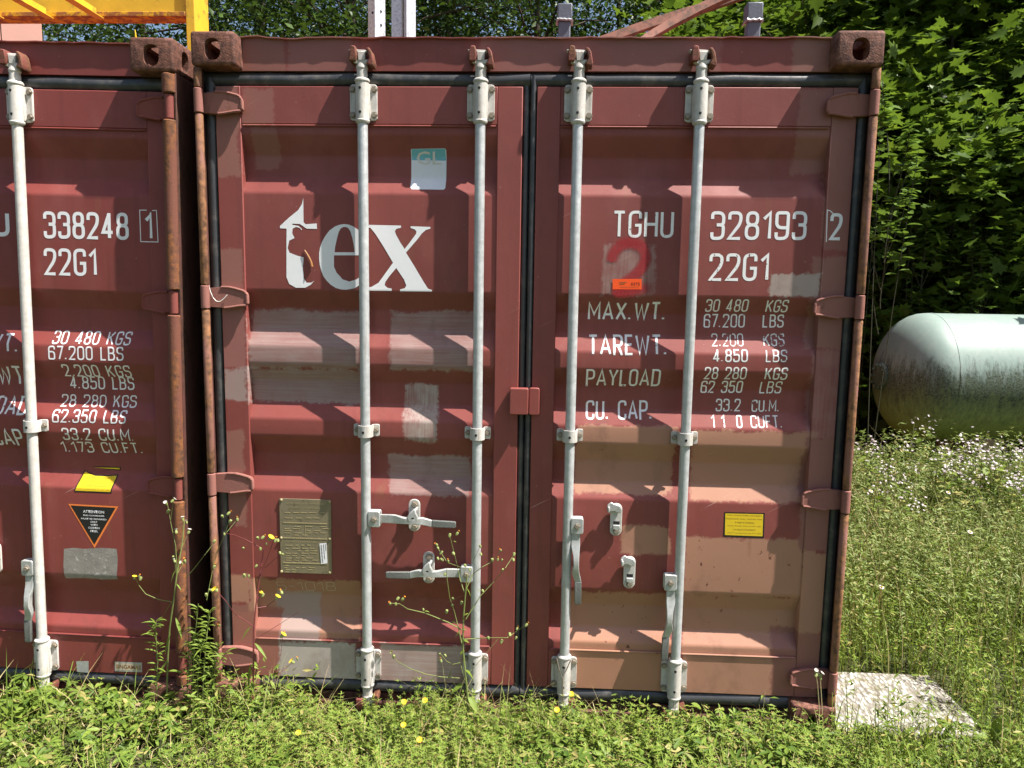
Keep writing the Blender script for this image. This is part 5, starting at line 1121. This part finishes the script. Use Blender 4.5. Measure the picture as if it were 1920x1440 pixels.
weed("hawkweed", "red-stemmed hawkweed branching in front of the brass plate door", (200, 900), 2.667, -0.07,
    [(.0045, [(722, 1460), (725, 1240), (733, 1000), (735, 760), (745, 640), (765, 480), (785, 350)]), (.0017, [(730, 730), (690, 700), (640, 670), (600, 610), (555, 560)]), (.0016, [(748, 640), (800, 632), (840, 600), (880, 555)]), (.0018, [(762, 490), (800, 400), (825, 330), (835, 300)]), (.0016, [(765, 335), (700, 300), (640, 275), (595, 266)]), (.0012, [(738, 800), (850, 730), (960, 660)]), (.0014, [(790, 440), (870, 370)]), (.0013, [(745, 620), (765, 570)]), (.0012, [(735, 530), (690, 480)]), (.0012, [(860, 970), (930, 912)]), (.0012, [(870, 880), (880, 785)])],
    [(757, 288, 'b'), (783, 285, 'o'), (818, 292, 'y'), (770, 342, 'b'), (800, 318, 'b'), (845, 300, 'o'), (858, 300, 'b'), (685, 340, 'b'), (868, 362, 'b'), (882, 370, 'b'), (690, 475, 'b'), (712, 478, 'b'), (770, 565, 'y'), (783, 572, 'b'), (852, 588, 'y'), (876, 560, 'o'), (545, 548, 'y'), (524, 548, 'b'), (878, 778, 'y'), (893, 772, 'o'), (932, 908, 'y'), (955, 892, 'o'), (750, 428, 'b')],
    [(720, 735, -.7, -.8, .05, .005), (740, 815, 1, -.6, .07, .006), (722, 920, -.2, -1, .08, .007), (725, 1000, .3, -1, .05, .006), (690, 1180, -.3, -1, .11, .008)], M['redstem'], M['weed'])
weed("hawkweed", "wide branching hawkweed with orange buds in front of the lower lever", (700, 980), 3.43, -0.05,
    [(.0045, [(612, 1300), (605, 1100), (590, 950), (575, 800), (580, 600), (595, 430), (605, 330)]), (.0022, [(570, 690), (480, 640), (330, 580), (220, 555), (170, 522), (112, 518)]), (.0020, [(595, 620), (690, 470), (780, 375), (850, 290), (905, 205)]), (.0018, [(592, 440), (640, 330), (700, 285), (765, 250), (820, 180)]), (.0020, [(585, 450), (560, 370), (535, 260), (508, 150), (492, 82)]), (.0020, [(572, 790), (548, 680), (520, 570), (490, 480), (470, 330), (472, 250), (412, 160)]), (.0018, [(555, 1000), (440, 992), (340, 975), (240, 940), (150, 890), (116, 835)]), (.0018, [(580, 750), (660, 745), (740, 740), (860, 740), (920, 700), (985, 655)]), (.0016, [(560, 900), (510, 912), (470, 890), (430, 840)]), (.0014, [(472, 255), (530, 275), (600, 300)]), (.0013, [(615, 310), (650, 230), (688, 150)]), (.0014, [(565, 920), (580, 990), (640, 940), (760, 800), (800, 750)])],
    [(108, 518, 'o'), (160, 485, 'b'), (190, 490, 'o'), (145, 520, 'b'), (322, 555, 'b'), (905, 200, 'b'), (900, 235, 'b'), (832, 300, 'b'), (703, 435, 'b'), (820, 176, 'o'), (765, 238, 'b'), (800, 235, 'o'), (828, 238, 'b'), (492, 78, 'b'), (540, 68, 'o'), (515, 195, 'b'), (408, 140, 'o'), (415, 160, 'b'), (438, 190, 'b'), (415, 228, 'b'), (440, 235, 'b'), (482, 245, 'o'), (462, 330, 'b'), (512, 485, 'b'), (508, 530, 'b'), (472, 568, 'b'), (568, 512, 'b'), (114, 832, 'y'), (132, 858, 'b'), (985, 655, 'o'), (925, 678, 'o'), (877, 715, 'b'), (918, 738, 'b'), (740, 738, 'b'), (825, 760, 'b'), (428, 842, 'b'), (462, 850, 'b'), (435, 885, 'o'), (688, 148, 'b'), (692, 200, 'b'), (620, 300, 'b'), (590, 272, 'b')],
    [(575, 690, .6, .5, .02, .003), (585, 600, .5, .7, .03, .004), (578, 760, .5, .3, .03, .005), (560, 850, .3, .6, .035, .006), (590, 950, .4, -.3, .045, .010), (580, 1040, -.6, -.2, .05, .012), (610, 1120, .5, -.3, .06, .014), (600, 420, .5, -.8, .03, .003), (330, 570, 1, .3, .02, .003), (500, 640, 1, .1, .02, .003), (515, 120, 1, .1, .012, .002), (690, 440, -.6, .5, .014, .002), (560, 700, -1, -.6, .025, .004), (505, 950, -.4, -.6, .03, .003)], M['twig'], M['weed'])
weed("plantain", "thin plantain stalks with brown seed heads by the container corner", (1440, 1080), 4.0, -0.03,
    [(.0022, [(380, 1200), (385, 1000), (372, 820), (358, 720)]), (.0020, [(415, 1180), (405, 980), (395, 820), (390, 740)]), (.0015, [(880, 1180), (960, 1100), (1060, 1030), (1130, 960)])], [(357, 712, 'w'), (360, 740, 'w'), (391, 740, 'w'), (391, 765, 'w'), (1135, 955, 'b'), (1128, 968, 'b')], [(500, 1280, .2, 1, .12, .008), (390, 1250, -.3, 1, .1, .012)], M['straw'], M['weed'])
weed("dock_plant", "broad-leaved dock with upright leaves at the right foreground edge", (1440, 1080), 4.0, -0.1, [(.003, [(1690, 1260), (1700, 1200), (1720, 1100)])], [], [(1680, 1230, .12, 1, .19, .020), (1700, 1230, .5, .9, .12, .018), (1690, 1240, -.7, .5, .10, .02)], M['twig'], M['weed'])
# yellow flowers low in the green
for lab, px, py in (("yellow flower left of the two in front of the left door bracket", 758, 1320), ("yellow flower right of the two in front of the left door bracket", 797, 1317), ("single yellow flower in the bedstraw half way to the front", 757, 1363), ("yellow flower at the front edge of the bedstraw", 787, 1391), ("yellow flower beside the lower end of the third rod", 1071, 1305), ("yellow flower below the second yellow flower of the third rod", 1044, 1335), ("yellow flower in front of the timber block", 560, 1378)):
    yv = -0.08 - (py - 1310) * 0.0028; p = P_(px, py, yv); r = empty("yellow_flower", (p.x, p.y, -0.03)); tag(r, lab, "flower", "yellow flowers in the ground cover")
    m = MB(); m.tube([(0, 0, 0), (.004, 0, (p.z + .03) * .6), (0, 0, p.z + .03)], .0012, 5); m.build("stalk", M['twig'], r); o = link("flower_head", BUD['y'], r); o.location = (0, 0, p.z + .035); o.scale = (1.0,) * 3; o.rotation_euler = (0.6, 0, 0)

# white flowering plants in front of the tank
def soap_proto(seed):
    rr = random.Random(seed); root = empty("soapwort"); h = .52; m = MB(); st = []
    for k in range(2):
        e = Vector((rr.uniform(-.07, .07), rr.uniform(-.05, .05), h * rr.uniform(.82, 1))); m.tube([(0, 0, 0), e * .5 + Vector((rr.uniform(-.02, .02), 0, 0)), e], [.004, .003, .002], 5); st.append(e)
    m.build("stem", M['twig'], root)
    pos = []; nr = []
    for e in st:
        for i in range(9): t = .25 + .7 * i / 9; pos.append(tuple(e * t + Vector((rr.uniform(-.025, .025), rr.uniform(-.025, .025), 0))))
    pos = np.array(pos); n = len(pos); V, F = scatter(*OVAL, pos, basis(up_normals(n, .6), NP.uniform(0, 6.28, n)), .055 * NP.uniform(.7, 1.2, n)); npmesh("leaves", V, F, M['weed'], root)
    fl = star([(math.cos(a) * r, math.sin(a) * r) for k in range(5) for a, r in ((k * 1.2566 - .3, .9), (k * 1.2566, 1.0), (k * 1.2566 + .3, .9), (k * 1.2566 + .63, .35))], 0)
    for e in st:
        n = 14; p = np.array(tuple(e)) + NP.normal(0, 1, (n, 3)) * np.array([.026, .026, .030]); nn = up_normals(n, .8) + np.array([[0, -.3, 0]]); V, F = scatter(fl[0], fl[1], p, basis(nn, NP.uniform(0, 6.28, n)), .0072 * NP.uniform(.8, 1.25, n)); npmesh("flower_cluster", V, F, M['wpetal'], root)
    return root
SP = [soap_proto(k) for k in (1, 2, 3)]; used = [False] * 3
def copy_tree(o, parent=None):
    c = o.copy(); COL.objects.link(c); c.parent = parent
    for ch in [x for x in bpy.data.objects if x.parent is o]: copy_tree(ch, c)
    return c
SPOT = [(1625, 838), (1655, 848), (1650, 872), (1712, 812), (1722, 826), (1685, 862), (1668, 888), (1742, 800), (1772, 822), (1775, 850), (1800, 838), (1835, 808), (1848, 822), (1862, 830), (1878, 818), (1895, 838), (1912, 825), (1905, 860), (1868, 852), (1825, 872), (1806, 895), (1830, 910), (1760, 872), (1702, 905), (1640, 905), (1885, 882), (1918, 890), (1730, 868), (1815, 850), (1940, 830)]
for i, (px, py) in enumerate(SPOT):
    px, py = px + R_.uniform(-12, 12), py + R_.uniform(-14, 40); py -= 12; yv = 3.2 - (py - 790) / 150 * 1.5 + R_.uniform(-.2, .2); p = P_(px, py, yv); k = i % 3
    o = SP[k] if not used[k] else copy_tree(SP[k]); used[k] = True
    o.location = (p.x, yv, -0.03); s = (p.z + .03) / .50; o.scale = (s * R_.uniform(.9, 1.2), s, s); o.rotation_euler = (0, 0, R_.uniform(0, 6.28)); tag(o, "white-flowered soapwort plant in the tall herbs before the tank", "flower", "white-flowered plants before the tank")
for lab, px, py, yv in (("white daisy low in the meadow just right of the container edge", 1633, 921, 1.9), ("larger white daisy in the meadow below the tank middle", 1778, 924, 2.0), ("small white daisy near the container edge low in the meadow", 1653, 1101, .9), ("white bloom lying low right of the meadow middle", 1819, 998, 1.3)):
    p = P_(px, py, yv); r = empty("daisy", (p.x, yv, -0.03)); tag(r, lab, "flower"); m = MB(); m.tube([(0, 0, 0), (.01, 0, p.z * .5), (0, 0, p.z + .03)], .0016, 5); m.build("stalk", M['twig'], r)
    fl = star([(math.cos(k * .2618) * (1 if k % 2 else .72), math.sin(k * .2618) * (1 if k % 2 else .72)) for k in range(24)], 0); V, F = scatter(fl[0], fl[1], np.array([[0, 0, p.z + .032]]), basis(np.array([[.1, -.5, 1.0]]), np.array([0.])), np.array([.015])); npmesh("petals", V, F, M['wpetal'], r)
    m = MB(); m.lathe([(0, .006), (.003, .005), (.004, .001)], (0, -.002, p.z + .033), 'z', 8); m.build("disc", M['petal'], r)
